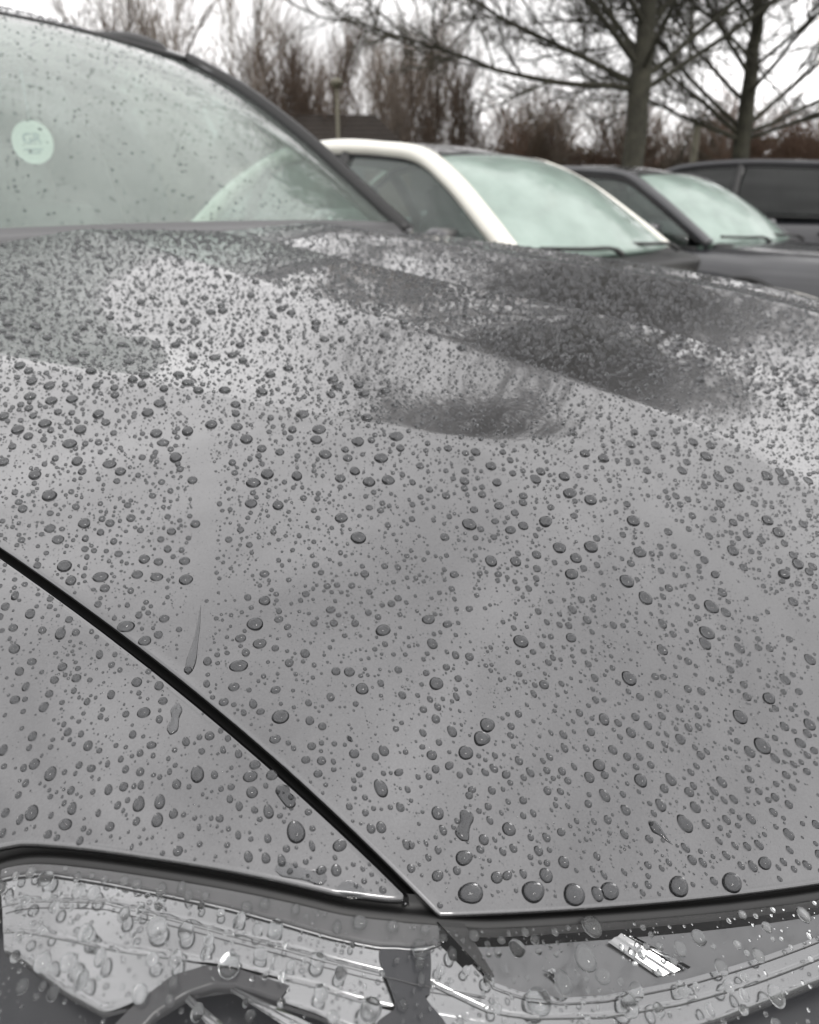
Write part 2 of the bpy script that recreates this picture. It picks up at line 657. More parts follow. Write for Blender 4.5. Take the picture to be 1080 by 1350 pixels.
def bonnet():
    ns, nt_ = 361, 251
    s = np.linspace(-1, 1, ns)[None, :]
    tt = np.linspace(0, 1, nt_)[:, None] ** 1.25
    x = s * 0.69 + tt * 0
    for _ in range(12):
        y = y_front(x) + tt * (y_rear(x) - y_front(x))
        x = s * gap_x(y)
    y = y_front(x) + tt * (y_rear(x) - y_front(x))
    P = np.stack([x, y, bonnet_z(x, y)], -1)
    V = P.reshape(-1, 3)
    q = grid_quads(nt_, ns)
    m_ = ns
    n = nt_
    ring = np.concatenate([np.arange(m_), np.arange(1, n) * m_ + m_ - 1, (n - 1) * m_ + np.arange(m_ - 2, -1, -1), np.arange(n - 2, 0, -1) * m_])
    B = V[ring]
    tg = np.roll(B, -1, 0) - np.roll(B, 1, 0)
    nx = np.stack([tg[:, 1], -tg[:, 0], 0 * tg[:, 0]], -1)
    nx /= np.linalg.norm(nx, axis=1, keepdims=True)
    rows = []
    for off, dn_ in ((0.0006, 0.0002), (0.0011, 0.0006), (0.0014, 0.0013), (0.0011, 0.0023), (-0.004, 0.0036)):
        R_ = B + nx * off
        R_[:, 2] -= dn_
        rows.append(R_)
    k = len(V)
    nr = len(ring)
    allV = np.concatenate([V] + rows)
    prev = ring
    Q = [q]
    for r_ in range(len(rows)):
        cur = k + r_ * nr + np.arange(nr)
        Q.append(np.stack([np.roll(prev, -1), prev, cur, np.roll(cur, -1)], -1))
        prev = cur
    o = obj('bonnet', mesh_np('bonnet', allV, np.concatenate(Q)), 'grey_metallic_paint', own)
    o['label'] = 'grey bonnet with two soft ridges, covered in water beads'
    return o


bonnet()

def lamp_y(x):
    return np.interp(-np.abs(x), LAMP[:, 0], LAMP[:, 1])


# inner frame below the shut lines: black
x_ = np.linspace(-0.80, 0.80, 161)
rows = []
for tt in np.linspace(0, 1, 120):
    yy = np.where(np.abs(x_) < 0.66, y_front(x_), lamp_y(x_)) - 0.0 + tt * (y_rear(x_) + 0.10 - np.where(np.abs(x_) < 0.66, y_front(x_), lamp_y(x_)))
    rows.append(np.stack([x_, yy, np.where(np.abs(x_) < gap_x(yy), bonnet_z(x_, yy), wing_z(x_, yy)) - 0.010], -1))
patch('shut_line_channel', np.array(rows), 'gap_black', own)


def wing(sgn):
    """front wing from the bonnet gap over the shoulder and down the side"""
    nu, nv = 70, 160
    rows = []
    for v in np.linspace(0, 1, nv) ** 1.3:
        row = []
        y = 0.10 + v * 1.30
        for u in np.linspace(0, 1, nu):
            row.append((u, v))
        rows.append(row)
    U = np.linspace(0, 1, nu)[None, :]
    Vv = (np.linspace(0, 1, nv) ** 1.4)[:, None]
    d = 0.0062 + U ** 1.1 * 0.205
    x = -(0.69 + d)
    for _ in range(10):
        yl = lamp_y(x) + 0.004
        y = yl + Vv * (1.42 - yl)
        x = -(gap_x(y) + d)
    P = np.stack([x, y, wing_z(x, y)], -1)
    # side below the shoulder
    side = [P]
    last = P[:, -1:]
    for k, (ox, dz) in enumerate(((0.012, 0.03), (0.02, 0.07), (0.024, 0.13), (0.020, 0.2), (0.01, 0.27))):
        q = last.copy()
        q[..., 0] -= ox
        q[..., 2] -= dz
        side.append(q)
    P = np.concatenate(side, 1)
    # lips along the gap (u=0) and along the lamp (v=0)
    lip = []
    for off, dn_ in ((0.0036, 0.0095), (0.0034, 0.0036), (0.0010, 0.0026), (0.0012, 0.0013), (0.0006, 0.0003)):
        q = P[:, :1].copy()
        q[..., 0] += off
        q[..., 2] -= dn_
        lip.append(q)
    P = np.concatenate(lip + [P], 1)
    lip = []
    for off, dn_ in ((-0.006, 0.005), (0.0012, 0.0030), (0.0016, 0.0014), (0.0008, 0.0003)):
        q = P[:1].copy()
        q[..., 1] -= off * 0.7
        q[..., 0] -= off * 0.6
        q[..., 2] -= dn_
        lip.append(q)
    P = np.concatenate(lip + [P], 0)
    if sgn > 0:
        P = mir(P)
    o = patch('wing', P, 'grey_metallic_paint', own, flip=(sgn > 0))
    return o


wing(-1)
wing(1)


# lamp: a clear cover that carries on the line of the wing, stepped interior under it
# lines of the lamp's interior, in (along the top edge, metres out from it)
LP = {
    'mask_lo': [(0.1184, 0.0013), (0.1276, 0.0013), (0.1359, 0.0009), (0.1626, 0.0017), (0.2052, 0.0033), (0.2319, 0.0049), (0.2444, 0.0053), (0.2577, 0.0062), (0.2736, 0.0053), (0.2794, 0.0033)],
    'l2': [(0.1209, 0.0098), (0.1618, 0.0066), (0.2068, 0.0098), (0.2452, 0.0115), (0.2719, 0.0147), (0.2919, 0.0168)],
    'l3': [(0.1234, 0.0172), (0.1701, 0.0192), (0.2093, 0.0184), (0.2385, 0.0188), (0.2619, 0.0221), (0.2902, 0.0249)],
    'l4': [(0.1251, 0.0217), (0.1560, 0.0306), (0.1718, 0.0339), (0.1877, 0.0290), (0.2102, 0.0229), (0.2385, 0.0249), (0.2611, 0.0298), (0.2877, 0.0335)],
    'dk': [(0.1251, 0.0217), (0.1485, 0.0294), (0.1693, 0.0351), (0.1827, 0.0400)],
    'arc_o': [(0.1710, 0.0453), (0.1818, 0.0331), (0.1918, 0.0241), (0.2018, 0.0200), (0.2118, 0.0192), (0.2294, 0.0208)],
    'arc_i': [(0.1810, 0.0445), (0.1902, 0.0331), (0.1985, 0.0274), (0.2060, 0.0241), (0.2127, 0.0233), (0.2269, 0.0245)],
    'b_lo': [(0.2919, 0.0086), (0.2952, 0.0143), (0.3053, 0.0176), (0.3186, 0.0200), (0.3353, 0.0204), (0.3678, 0.0184), (0.4037, 0.0147), (0.4370, 0.0106)],
    'b2_lo': [(0.2744, 0.0155), (0.2911, 0.0217), (0.3061, 0.0241), (0.3328, 0.0257), (0.3636, 0.0245), (0.3987, 0.0213), (0.4312, 0.0172)],
    'b3_lo': [(0.2769, 0.0335), (0.3019, 0.0343), (0.3294, 0.0339), (0.3536, 0.0315), (0.3803, 0.0286), (0.4254, 0.0229)],
    'blob': [(0.2594, 0.0041), (0.2744, 0.0037), (0.2736, 0.0176), (0.2719, 0.0200), (0.2777, 0.0274), (0.2761, 0.0364), (0.2544, 0.0372), (0.2560, 0.0274), (0.2619, 0.0225), (0.2577, 0.0102)],  # outline of the camera holder's reflection, painted dark
    'wedge': [(0.2794, -0.0020), (0.2894, -0.0020), (0.2961, 0.0135), (0.2944, 0.0139)],  # shut-line gap mirrored in the lens, painted as a black wedge
    'f1': [(0.3461, 0.0021), (0.3528, 0.0004), (0.3711, 0.0131), (0.3611, 0.0139)],
    'f2': [(0.3528, 0.0004), (0.3570, 0.0013), (0.3761, 0.0127), (0.3711, 0.0131)],
    'f3': [(0.3328, 0.0070), (0.3461, 0.0025), (0.3528, 0.0090), (0.3386, 0.0086)],
    'f4': [(0.3169, 0.0098), (0.3203, 0.0094), (0.3228, 0.0131), (0.3203, 0.0135)],
    'f5': [(0.3803, 0.0013), (0.3828, 0.0013), (0.3870, 0.0090), (0.3845, 0.0090)],
    'f6': [(0.3928, 0.0074), (0.4045, 0.0070), (0.3962, 0.0098), (0.3937, 0.0094)],
    'g1': [(0.2068, 0.0229), (0.2093, 0.0229), (0.2435, 0.0298), (0.2352, 0.0319)],
    'g2': [(0.1960, 0.0278), (0.1985, 0.0274), (0.2202, 0.0364), (0.2135, 0.0372)],
}
LENS_BEADS = ((0.1376, 0.0045, 2.71), (0.1835, 0.0139, 3.39), (0.1935, 0.0135, 2.81), (0.1593, 0.0184, 2.59), (0.1468, 0.0274, 2.89), (0.2377, 0.0143, 2.49), (0.2452, 0.0164, 2.21), (0.2394, 0.0225, 2.47), (0.2102, 0.0204, 3.59), (0.2544, 0.0249, 3.58), (0.2227, 0.0082, 2.79), (0.2711, 0.0115, 1.70), (0.2711, 0.0160, 1.69), (0.3203, 0.0172, 3.58), (0.3319, 0.0106, 4.27), (0.3361, 0.0164, 2.74), (0.3094, 0.0217, 4.39), (0.3420, 0.0249, 3.66), (0.3720, 0.0102, 2.59), (0.3820, 0.0074, 2.97), (0.3394, 0.0009, 3.73), (0.4020, 0.0274, 3.36), (0.3470, 0.0213, 2.78), (0.3069, 0.0062, 2.96), (0.1568, 0.0266, 2.86), (0.1676, 0.0241, 2.27), (0.1610, 0.0188, 2.29), (0.1710, 0.0119, 2.29), (0.1576, 0.0070, 2.34), (0.1518, 0.0070, 2.35), (0.1760, 0.0094, 1.72), (0.1927, 0.0213, 2.50), (0.1852, 0.0225, 2.24), (0.2102, 0.0078, 2.24), (0.2168, 0.0094, 1.95), (0.2018, 0.0151, 1.95), (0.2018, 0.0184, 1.94), (0.2193, 0.0160, 2.21), (0.2294, 0.0172, 1.66), (0.2118, 0.0037, 1.97), (0.2177, 0.0017, 1.98), (0.2285, 0.0013, 1.69), (0.2510, 0.0013, 2.55), (0.2627, 0.0013, 2.00), (0.2744, 0.0013, 1.73), (0.2827, 0.0082, 2.01), (0.2777, 0.0131, 1.70), (0.2719, 0.0074, 3.13), (0.2936, 0.0155, 2.02), (0.2944, 0.0229, 1.72), (0.2836, 0.0253, 1.41), (0.3019, 0.0033, 1.48), (0.3853, 0.0172, 2.63), (0.3653, 0.0221, 2.54), (0.3845, 0.0229, 2.29), (0.4037, 0.0151, 2.38), (0.3528, 0.0270, 2.17), (0.4354, 0.0041, 2.89), (0.4145, 0.0066, 2.09), (0.4070, 0.0013, 1.73), (0.1843, 0.0311, 2.50), (0.1635, 0.0302, 2.55), (0.1543, 0.0343, 1.99), (0.1410, 0.0339, 2.02), (0.1334, 0.0213, 1.77), (0.1343, 0.0270, 1.76), (0.2035, 0.0331, 2.19), (0.2193, 0.0319, 1.91), (0.1943, 0.0315, 1.65), (0.2435, 0.0278, 1.91), (0.1910, 0.0033, 1.71), (0.1251, 0.0033, 1.53), (0.1309, 0.0025, 1.83), (0.1718, 0.0025, 1.74), (0.1810, 0.0029, 2.01), (0.1877, 0.0013, 1.72), (0.1968, 0.0025, 1.42))


def lp_line(key, n):
    return resample(np.array(LP[key]), n)


for sgn in (-1, 1):
    hl = empty('headlight', (0, 0, 0))
    hl.parent = own
    F_ = (lambda P: P) if sgn < 0 else mir
    lp = lambda sd_, sink: F_(lens_point(np.asarray(sd_)[..., 0], np.asarray(sd_)[..., 1], sink))
    S, D = np.meshgrid(np.linspace(0, 1, 200), np.linspace(0, 0.16, 70), indexing='xy')
    P = lens_point(S, D)
    lipP = [lens_point(S[:1], D[:1] - o_, k_) for o_, k_ in ((0.0016, 0.006), (0.0016, 0.003), (0.0012, 0.0010), (0.0006, 0.0003))]
    patch('lens', F_(np.concatenate(lipP + [P], 0)), 'lamp_lens_clear', hl, flip=(sgn > 0))
    # black rubber seal between the painted edge and the lens
    k = np.linspace(0, 1, 9)[:, None]
    sl = np.linspace(0, 1, 260)[None]
    SP = lens_point(sl + 0 * k, -0.011 + k * 0.0105, 0.0010 + 0.0035 * k + 0.0022 * np.sin(k * math.pi * 2))
    patch('seal', F_(SP), 'rubber_black', hl)

    def band(name, up_, lo_, sink, mat, n=90, step=0.004):
        """sheet between two interior lines, its lower edge folded down"""
        a, b_ = up_, lo_
        k = np.linspace(0, 1, 8)[:, None, None]
        g = a[None] * (1 - k) + b_[None] * k
        e = g[-1:] + np.array([0, 0.0006])
        P = np.concatenate([lens_point(g[..., 0], g[..., 1], sink), lens_point(e[..., 0], e[..., 1], sink + step)], 0)
        patch(name, F_(P), mat, hl)

    def shift(a, d):
        return a + np.array([0, d])
    n = 90
    ml = lp_line('mask_lo', n)
    top0 = ml.copy()
    top0[:, 1] = -0.0012
    band('mask_band', top0, ml, 0.0012, 'trim_grey')
    tube_obj('rim_line', lp(shift(ml, 0.0010), 0.0016), 0.00036, 'satin_silver', hl, 6)
    l2, l3, l4 = [lp_line(c_, n) for c_ in ('l2', 'l3', 'l4')]
    band('bezel', shift(ml, 0.0012), shift(l2, -0.0003), 0.0024, 'bezel_silver', step=0.0012)
    band('bezel', l2, shift(l3, -0.0003), 0.0036, 'bezel_silver', step=0.0012)
    band('bezel', l3, shift(l4, -0.0003), 0.0048, 'bezel_silver', step=0.003)
    # inner bowl with its sweeping rims
    bl, b2, b3 = [lp_line(c_, n) for c_ in ('b_lo', 'b2_lo', 'b3_lo')]
    top1 = bl.copy()
    top1[:, 1] = 0.0006
    ext = lambda a: np.concatenate([a, np.maximum(a[-1:] + np.array([[0.10, -0.006], [0.22, -0.009]]), a[:1] * 0 + np.array([0, a[-1, 1] * 0.45]))])
    band('bowl', ext(top1), ext(bl), 0.0075, 'bezel_grey', step=-0.005)
    band('bezel', ext(bl), ext(shift(b2, -0.0003)), 0.0022, 'bezel_silver', step=0.0012)
    band('bezel', ext(b2), ext(shift(b3, -0.0003)), 0.0036, 'bezel_silver', step=0.004)
    # dark arch of the outer lamp barrel
    band('barrel_arch', lp_line('arc_o', 60), lp_line('arc_i', 60), 0.0030, 'barrel_black', step=0.003)
    S, D = np.meshgrid(np.linspace(0, 0.9, 120), np.linspace(0.0, 0.158, 30), indexing='xy')
    patch('housing', F_(lens_point(S, D, 0.022)), 'bezel_dark', hl)

    def poly(name, key, sink, mat, th=0.0008):
        p = np.array(LP[key])
        c_ = p.mean(0)
        a = lp(p, sink)
        m_ = len(a)
        V = np.concatenate([a, lp(p, sink + th), lp(c_[None], sink)])
        tr = [(i_, (i_ + 1) % m_, 2 * m_) for i_ in range(m_)]
        q = [(i_, i_ + m_, (i_ + 1) % m_ + m_, (i_ + 1) % m_) for i_ in range(m_)]
        return obj(name, mesh_np(name, V, q, tr, smooth=False), mat, hl)
    # flat dark shapes painted for reflections of the camera holder and shut-line gap
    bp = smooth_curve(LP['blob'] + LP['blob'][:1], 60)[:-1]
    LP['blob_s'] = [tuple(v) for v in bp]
    poly('figure_reflection', 'blob_s', 0.0016, 'bezel_dark')
    poly('gap_reflection', 'wedge', 0.0006, 'rubber_black')
    for kx in ('f1', 'f2', 'f4', 'g1', 'g2'):
        q_ = np.array(LP[kx])
        sk = np.array([0.0062, 0.0050, 0.0058, 0.0068]) if kx[0] == 'f' else np.array([0.0046, 0.0036, 0.0040, 0.0046])
        # a small ladder of flutes across each facet
        k = np.linspace(0, 1, 7)[:, None]
        kk = np.linspace(0, 1, 5)[None]
        g = ((1 - k)[..., None] * ((1 - kk)[..., None] * q_[0] + kk[..., None] * q_[1]) + k[..., None] * ((1 - kk)[..., None] * q_[3] + kk[..., None] * q_[2]))
        zz = (1 - k) * ((1 - kk) * sk[0] + kk * sk[1]) + k * ((1 - kk) * sk[3] + kk * sk[2]) + 0.0006 * (np.arange(5)[None] % 2)
        patch('reflector_facet', F_(lens_point(g[..., 0], g[..., 1], zz)), 'chrome', hl, smooth=False)
    # moulded hairlines on the lens's inner face
    for key, off in (('l2', 0.0022), ('b_lo', 0.0020)):
        tube_obj('moulded_line', lp(shift(lp_line(key, 120), off), 0.0014), 0.00016, 'trim_grey', hl, 4)

# bumper, grille and the body below (barely seen, but there)
xs = np.linspace(-0.9, 0.9, 61)
rows = []
for k in np.linspace(0, 1, 26):
    bul = math.sin(k * 2.2) * 0.07
    yy = np.interp(np.abs(xs), [0, 0.3, 0.6, 0.75, 0.84, 0.9], [-0.30, -0.275, -0.17, -0.05, 0.12, 0.32]) - bul * 0.6
    rows.append(np.stack([xs, yy, 0 * xs + 0.74 - 0.50 * k], -1))
patch('bumper', np.array(rows), 'grey_metallic_paint', own, flip=True)
rbox_obj('grille', (0, -0.30, 0.60), (0.9, 0.08, 0.14), 0.03, 'gloss_black', own)
for k in range(5):
    rbox_obj('grille_slat', (0, -0.345, 0.555 + k * 0.024), (0.84, 0.012, 0.009), 0.004, 'trim_grey', own)


def wheel(parent, x, y, r=0.33, wd=0.21):
    o = empty('wheel', (x, y, r))
    o.parent = parent
    a = np.linspace(0, 2 * math.pi, 33)[:-1]
    prof = [(-wd / 2, r * 0.66), (-wd / 2, r * 0.9), (-wd / 2 + 0.025, r), (wd / 2 - 0.025, r), (wd / 2, r * 0.9), (wd / 2, r * 0.66)]
    V = np.array([[(px, math.cos(t_) * pr, math.sin(t_) * pr) for t_ in a] for px, pr in prof]).reshape(-1, 3)
    obj('tyre', mesh_np('tyre', V, grid_quads(len(prof), 32, True)), 'tyre_rubber', o)
    prof = [(-wd / 2 + 0.02, r * 0.67), (-wd / 2 + 0.0, r * 0.64), (-wd / 2 + 0.03, r * 0.60), (-wd / 2 + 0.05, 0.07), (-wd / 2 + 0.03, 0.05), (-wd / 2 + 0.03, 0.001)]
    sg = 1 if x < 0 else -1
    V = np.array([[(px * sg, math.cos(t_) * pr, math.sin(t_) * pr) for t_ in a] for px, pr in prof]).reshape(-1, 3)
    obj('rim', mesh_np('rim', V, grid_quads(len(prof), 32, True)), 'alloy', o)
    parts = []
    for k in range(5):
        t_ = k * 2 * math.pi / 5
        dv = np.array([0, math.cos(t_), math.sin(t_)])
        parts.append(tube([np.array([sg * (-wd / 2 + 0.02), 0, 0]) + dv * 0.05, np.array([sg * (-wd / 2 + 0.012), 0, 0]) + dv * r * 0.62], [0.03, 0.022], 6))
    V, q, tr = join(parts)
    obj('spoke', mesh_np('spoke', V, q, tr), 'alloy', o)


# ------------------------------------------------------------------ cabins, shared by every car
def cabin(car, A, roof, C, bow=(0.12, 0.05), crown=0.05, mats=None, belt_out=0.075, thick=1.0, seal_r=0.009, far_thin=1.0, bow_out=0.045, pillar_at=0.50, pillar_r=0.038):
    """A: pillar points base->top, roof: rail points to the rear, C: rear pillar down (all for +x)"""
    mt = dict(pillar='grey_metallic_paint', roof='grey_metallic_paint', screen='screen_glass_mint', side='dark_glass', seal='rubber_black')
    mt.update(mats or {})
    A, roof, C = [np.array(v, float) for v in (A, roof, C)]
    Ac = smooth_curve(A, 30)
    ctrl = np.concatenate([A, roof, C])
    full = smooth_curve(ctrl, 110)
    n = 41
    u = np.linspace(-1, 1, n)

    def across(p, bw, cr):
        return np.stack([u * p[0], p[1] - bw * (1 - u * u), p[2] + cr * (1 - np.abs(u) ** 2.2)], -1)
    base = across(Ac[0], bow[0], 0.0)
    head = across(Ac[-1], bow[1], crown * 0.45)
    W = coons(base, head, mir(Ac), Ac)
    nr = grid_normals(W)
    bulge = (np.sin(np.linspace(0, math.pi, 30)) ** 0.6 * bow_out)[:, None, None] * (1 - u ** 2)[None, :, None]
    W = W + nr * bulge
    nr = grid_normals(W)
    shell('windscreen', W, nr, 0.005, mt['screen'], car)
    # dark printed border round the screen
    for e_, r_ in ((W[:, 0], seal_r), (W[-1], 0.009), (W[:, -1], seal_r)):
        tube_obj('screen_seal', e_ + np.array([0, 0, 0.003]), r_, mt['seal'], car, 6)
    # roof
    Rc = smooth_curve(np.concatenate([A[-1:], roof, C[:1]]), 40)
    rr = np.array([across(p, bow[1] * (1 - k / 20.0) if k < 20 else -0.05 * (k - 20) / 20, crown * (0.45 + 0.55 * min(1, k / 12.0, (39 - k) / 8.0 + 0.3))) for k, p in enumerate(Rc)])
    shell('roof', rr, grid_normals(rr), 0.02, mt['roof'], car)
    hl_ = rr[2:-2, 3:-3] - np.array([0, 0, 0.035])
    patch('headliner', hl_, 'headliner', car)
    # rear screen
    Cc = smooth_curve(C, 16)
    top = across(Cc[0], -0.05, crown * 0.3)
    bot = across(Cc[-1], -0.14, 0.0)
    RS = coons(bot, top, mir(Cc[::-1]), Cc[::-1])
    shell('rear_screen', RS, grid_normals(RS), 0.005, mt['side'], car)
    # side: pillar rail, glass, seals
    ya, yb = A[0][1], C[-1][1]
    za, zb = A[0][2], C[-1][2]
    m_ = 90
    up_ = resample(full, m_)
    for sg in (-1, 1):
        f = mir if sg < 0 else (lambda P: P)
        rad = np.interp(np.linspace(0, 1, len(full)), [0, 0.25, 0.45, 0.8, 1], np.array([0.040, 0.038, 0.034, 0.045, 0.07]) * thick)
        tube_obj('pillar_rail', f(full), rad * (far_thin if sg > 0 else 1.0), mt['pillar'], car, 10, flat=0.85)
        # belt line follows the shoulder
        t_ = np.linspace(0, 1, m_)
        belt = np.stack([A[0][0] + belt_out * np.sin(math.pi * np.clip(t_ * 1.0, 0, 1)) ** 0.6 + t_ * (C[-1][0] - A[0][0]), ya + t_ * (yb - ya), za + t_ * (zb - za) - 0.03], -1)
        # upper edge of the opening at the same y
        uy = np.interp(belt[:, 1], full[:, 1], np.arange(len(full)))
        ux = np.stack([np.interp(uy, np.arange(len(full)), full[:, i]) for i in range(3)], -1)
        ux[:, 0] += 0.012
        ux[:, 2] -= 0.02
        k = np.linspace(0, 1, 14)[:, None, None]
        G = belt[None] * (1 - k) + ux[None] * k
        G[..., 0] += 0.035 * np.sin(np.pi * k[..., 0])
        Gs = G[:, 4:-5]
        nn = grid_normals(np.swapaxes(Gs, 0, 1))
        jb = int(pillar_at * (m_ - 1)) - 4
        for part_, gm in ((Gs[:, :jb + 1], mt['side']), (Gs[:, jb:], mt.get('rear_side', mt['side']))):
            shell('side_window', f(part_), np.tile(np.array([sg, 0, 0.0]), part_.shape[:2] + (1,)) * 1.0, 0.004, gm, car)
        tube_obj('window_seal', f(G[-1, 2:-2] + np.array([0.006, 0, -0.014])), 0.017, mt['seal'], car, 6)
        tube_obj('belt_seal', f(belt[2:-2] + np.array([0.004, 0, 0.0])), 0.014, mt['seal'], car, 6)
        for yy in (pillar_at, 0.78):
            j = int(yy * (m_ - 1))
            pts = G[:, j] + np.array([-0.012, 0, 0])
            lean = np.linspace(0, 0.05, len(pts))[:, None] * np.array([0, 1, 0])
            tube_obj('centre_pillar' if yy == pillar_at else 'rear_pillar', f(pts + lean), 0.038 if yy == 0.78 else pillar_r, mt['seal'], car, 8)
    return W, nr, rr


def door_mirror(car, x, y, z, mat, s=1.0):
    sg = 1 if x > 0 else -1
    o = empty('door_mirror', (0, 0, 0))
    o.parent = car
    rbox_obj('mirror_shell', (x + sg * 0.11, y, z + 0.03), (0.22 * s, 0.10, 0.14), 0.045, mat, o, rz=-sg * 0.2)
    rbox_obj('mirror_glass', (x + sg * 0.11, y + 0.052, z + 0.03), (0.17 * s, 0.012, 0.10), 0.005, 'chrome', o, rz=-sg * 0.2)
    tube_obj('mirror_arm', [(x - sg * 0.03, y + 0.02, z - 0.05), (x + sg * 0.03, y, z - 0.02)], [0.03, 0.025], 'rubber_black', o, 8)


def seat(car, x, y, z0, back=0.62, mat='seat_fabric'):
    o = empty('seat', (0, 0, 0))
    o.parent = car
    rbox_obj('cushion', (x, y, z0), (0.50, 0.52, 0.16), 0.07, mat, o)
    rbox_obj('backrest', (x, y + 0.32, z0 + 0.30), (0.50, 0.14, back), 0.065, mat, o, rx=-0.35)
    rbox_obj('headrest', (x, y + 0.46, z0 + 0.66), (0.27, 0.10, 0.19), 0.045, mat, o, rx=-0.2)


def cabin_fit(car, yb, zb, zs=0.52, hand=-1, x=0.36):
    """dashboard, steering wheel and seats"""
    rbox_obj('dashboard', (0, yb + 0.28, zb - 0.14), (1.34, 0.50, 0.22), 0.08, 'dash_grey', car)
    for sx in (-1, 1):
        seat(car, sx * x, yb + 0.95, zs)
    seat(car, -x, yb + 1.80, zs)
    seat(car, x, yb + 1.80, zs)
    a = np.linspace(0, 2 * math.pi, 41)
    c = np.array([hand * x, yb + 0.58, zb - 0.07])
    ring = np.stack([c[0] + 0.185 * np.cos(a), c[1] + 0.185 * np.sin(a) * 0.45, c[2] + 0.185 * np.sin(a) * 0.9], -1)
    o = tube_obj('steering_wheel', ring, 0.015, 'rubber_black', car, 8, False)
    rbox_obj('hub', c + np.array([0, -0.01, 0]), (0.15, 0.08, 0.12), 0.03, 'rubber_black', o, rx=-0.5)
    rbox_obj('spoke_bar', c + np.array([0, -0.005, 0]), (0.34, 0.03, 0.035), 0.012, 'rubber_black', o, rx=-0.5)


# own cabin
A = [(0.680, 1.20, 1.045), (0.667, 1.33, 1.135), (0.642, 1.50, 1.258), (0.612, 1.68, 1.370)]
RO = [(0.578, 1.85, 1.452), (0.560, 2.10, 1.512), (0.550, 2.50, 1.545), (0.535, 3.0, 1.545)]
CC = [(0.515, 3.42, 1.51), (0.56, 3.75, 1.36), (0.62, 4.05, 1.10)]
A2 = A + [RO[0]]
OW, OWN, OR_ = cabin(own, A2, RO[1:], CC, bow=(0.13, 0.04), crown=0.05, mats=dict(screen='windscreen_glass', side='side_glass', seal='gap_black', rear_side='dark_glass'), thick=0.50, seal_r=0.022, pillar_at=0.40, pillar_r=0.075)
cabin_fit(own, 1.10, 1.02)
door_mirror(own, -0.80, 1.42, 1.05, 'grey_metallic_paint')
door_mirror(own, 0.78, 1.60, 1.00, 'grey_metallic_paint')
# black printed band along the foot of the screen, inside the glass
shell('screen_border', OW[:3] + OWN[:3] * 0.004, OWN[:3], 0.003, 'border_grey', own)
# scuttle panel between bonnet and glass
u = np.linspace(-1, 1, 61)
b0 = np.stack([u * 0.72, y_rear(u * 0.72) + 0.006, bonnet_z(u * 0.72, y_rear(u * 0.72)) - 0.012], -1)
b1 = np.stack([u * 0.69, 1.215 - 0.13 * (1 - u * u), 0 * u + 1.05], -1)
patch('scuttle_panel', coons(b0, b1, np.linspace(b0[0], b1[0], 8), np.linspace(b0[-1], b1[-1], 8)), 'rubber_black', own)
for sg in (-1, 1):
    for sd_ in (1,):
        rail = smooth_curve([(sg * 0.570, 1.90, 1.468), (sg * 0.566, 2.00, 1.506), (sg * 0.562, 2.12, 1.532), (sg * 0.556, 2.35, 1.552), (sg * 0.548, 2.8, 1.565), (sg * 0.535, 3.2, 1.555), (sg * 0.53, 3.32, 1.53)], 50)
        tube_obj('roof_rail', rail, np.interp(np.linspace(0, 1, 50), [0, .1, .9, 1], [0.010, 0.018, 0.018, 0.008]), 'rubber_black', own, 8)
# rear-view mirror and camera housing behind the glass
mr_ = rbox_obj('rear_view_mirror', (0.09, 1.74, 1.405), (0.25, 0.05, 0.07), 0.024, 'rubber_black', own, rz=0.15)
rbox_obj('sensor_housing', (0.02, 1.79, 1.435), (0.12, 0.14, 0.05), 0.02, 'rubber_black', own)
# body sides and tail
def body_side(car, pts_w, mat, y0, y1, ztop, zbot=0.28, n=50, rear=True, ztops=None):
    ys = np.linspace(y0, y1, n)
    prof = np.array([(0.0, 0.0), (0.35, 0.012), (0.75, 0.012), (0.93, 0.0), (1.0, -0.02), (1.05, -0.09)])
    hw = np.interp(ys, pts_w[0], pts_w[1])
    zt = np.interp(ys, ztops[0], ztops[1]) if ztops is not None else np.full(n, ztop)
    for sg in (-1, 1):
        P = []
        for k in range(12):
            f = k / 11.0
            bul = 0.03 * math.sin(f * math.pi) - 0.06 * f ** 3
            P.append(np.stack([sg * (hw + bul), ys, zbot + f * (zt - zbot)], -1))
        patch('body_side', np.array(P), mat, car, flip=(sg < 0))


body_side(own, ([0.9, 1.4, 3.4, 4.2, 4.35], [0.885, 0.89, 0.88, 0.80, 0.60]), 'grey_metallic_paint', 1.36, 4.35, 1.05)
rbox_obj('tailgate', (0, 4.28, 0.70), (1.35, 0.20, 0.78), 0.09, 'grey_metallic_paint', own)
for x, y in ((-0.80, 0.78), (0.80, 0.78), (-0.80, 3.40), (0.80, 3.40)):
    wheel(own, x, y)

# round white card hanging from the mirror
fr = empty('hanging_disc', (0.062, 1.72, 1.235), 0.75 - math.pi / 2)
tag(fr, 'round white air freshener with GR lettering hanging behind the windscreen', 'air freshener')
a = np.linspace(0, 2 * math.pi, 49)[:-1]
R_ = 0.042
prof = [(0.0, 0.001), (0.0, 1.0 * R_ - 0.001), (-0.0005, R_), (0.0035, R_), (0.004, R_ - 0.001), (0.004, 0.001)]
V = np.array([[(math.cos(q_) * r_, y_, math.sin(q_) * r_) for q_ in a] for y_, r_ in prof]).reshape(-1, 3)
obj('disc', mesh_np('disc', V, grid_quads(len(prof), 48, True), smooth=False), 'disc_white', fr)
tube_obj('cord', [(0.0, 0.002, R_), (0.0, 0.002, 0.16)], 0.0012, 'disc_print', fr, 5)
txt = bpy.data.curves.new('lettering', 'FONT')
txt.body = 'GR'
txt.size = 0.030
txt.align_x = 'CENTER'
txt.align_y = 'CENTER'
txt.extrude = 0.0004
to = bpy.data.objects.new('lettering_curve', txt)
me = to.to_mesh().copy()
bpy.data.objects.remove(to)
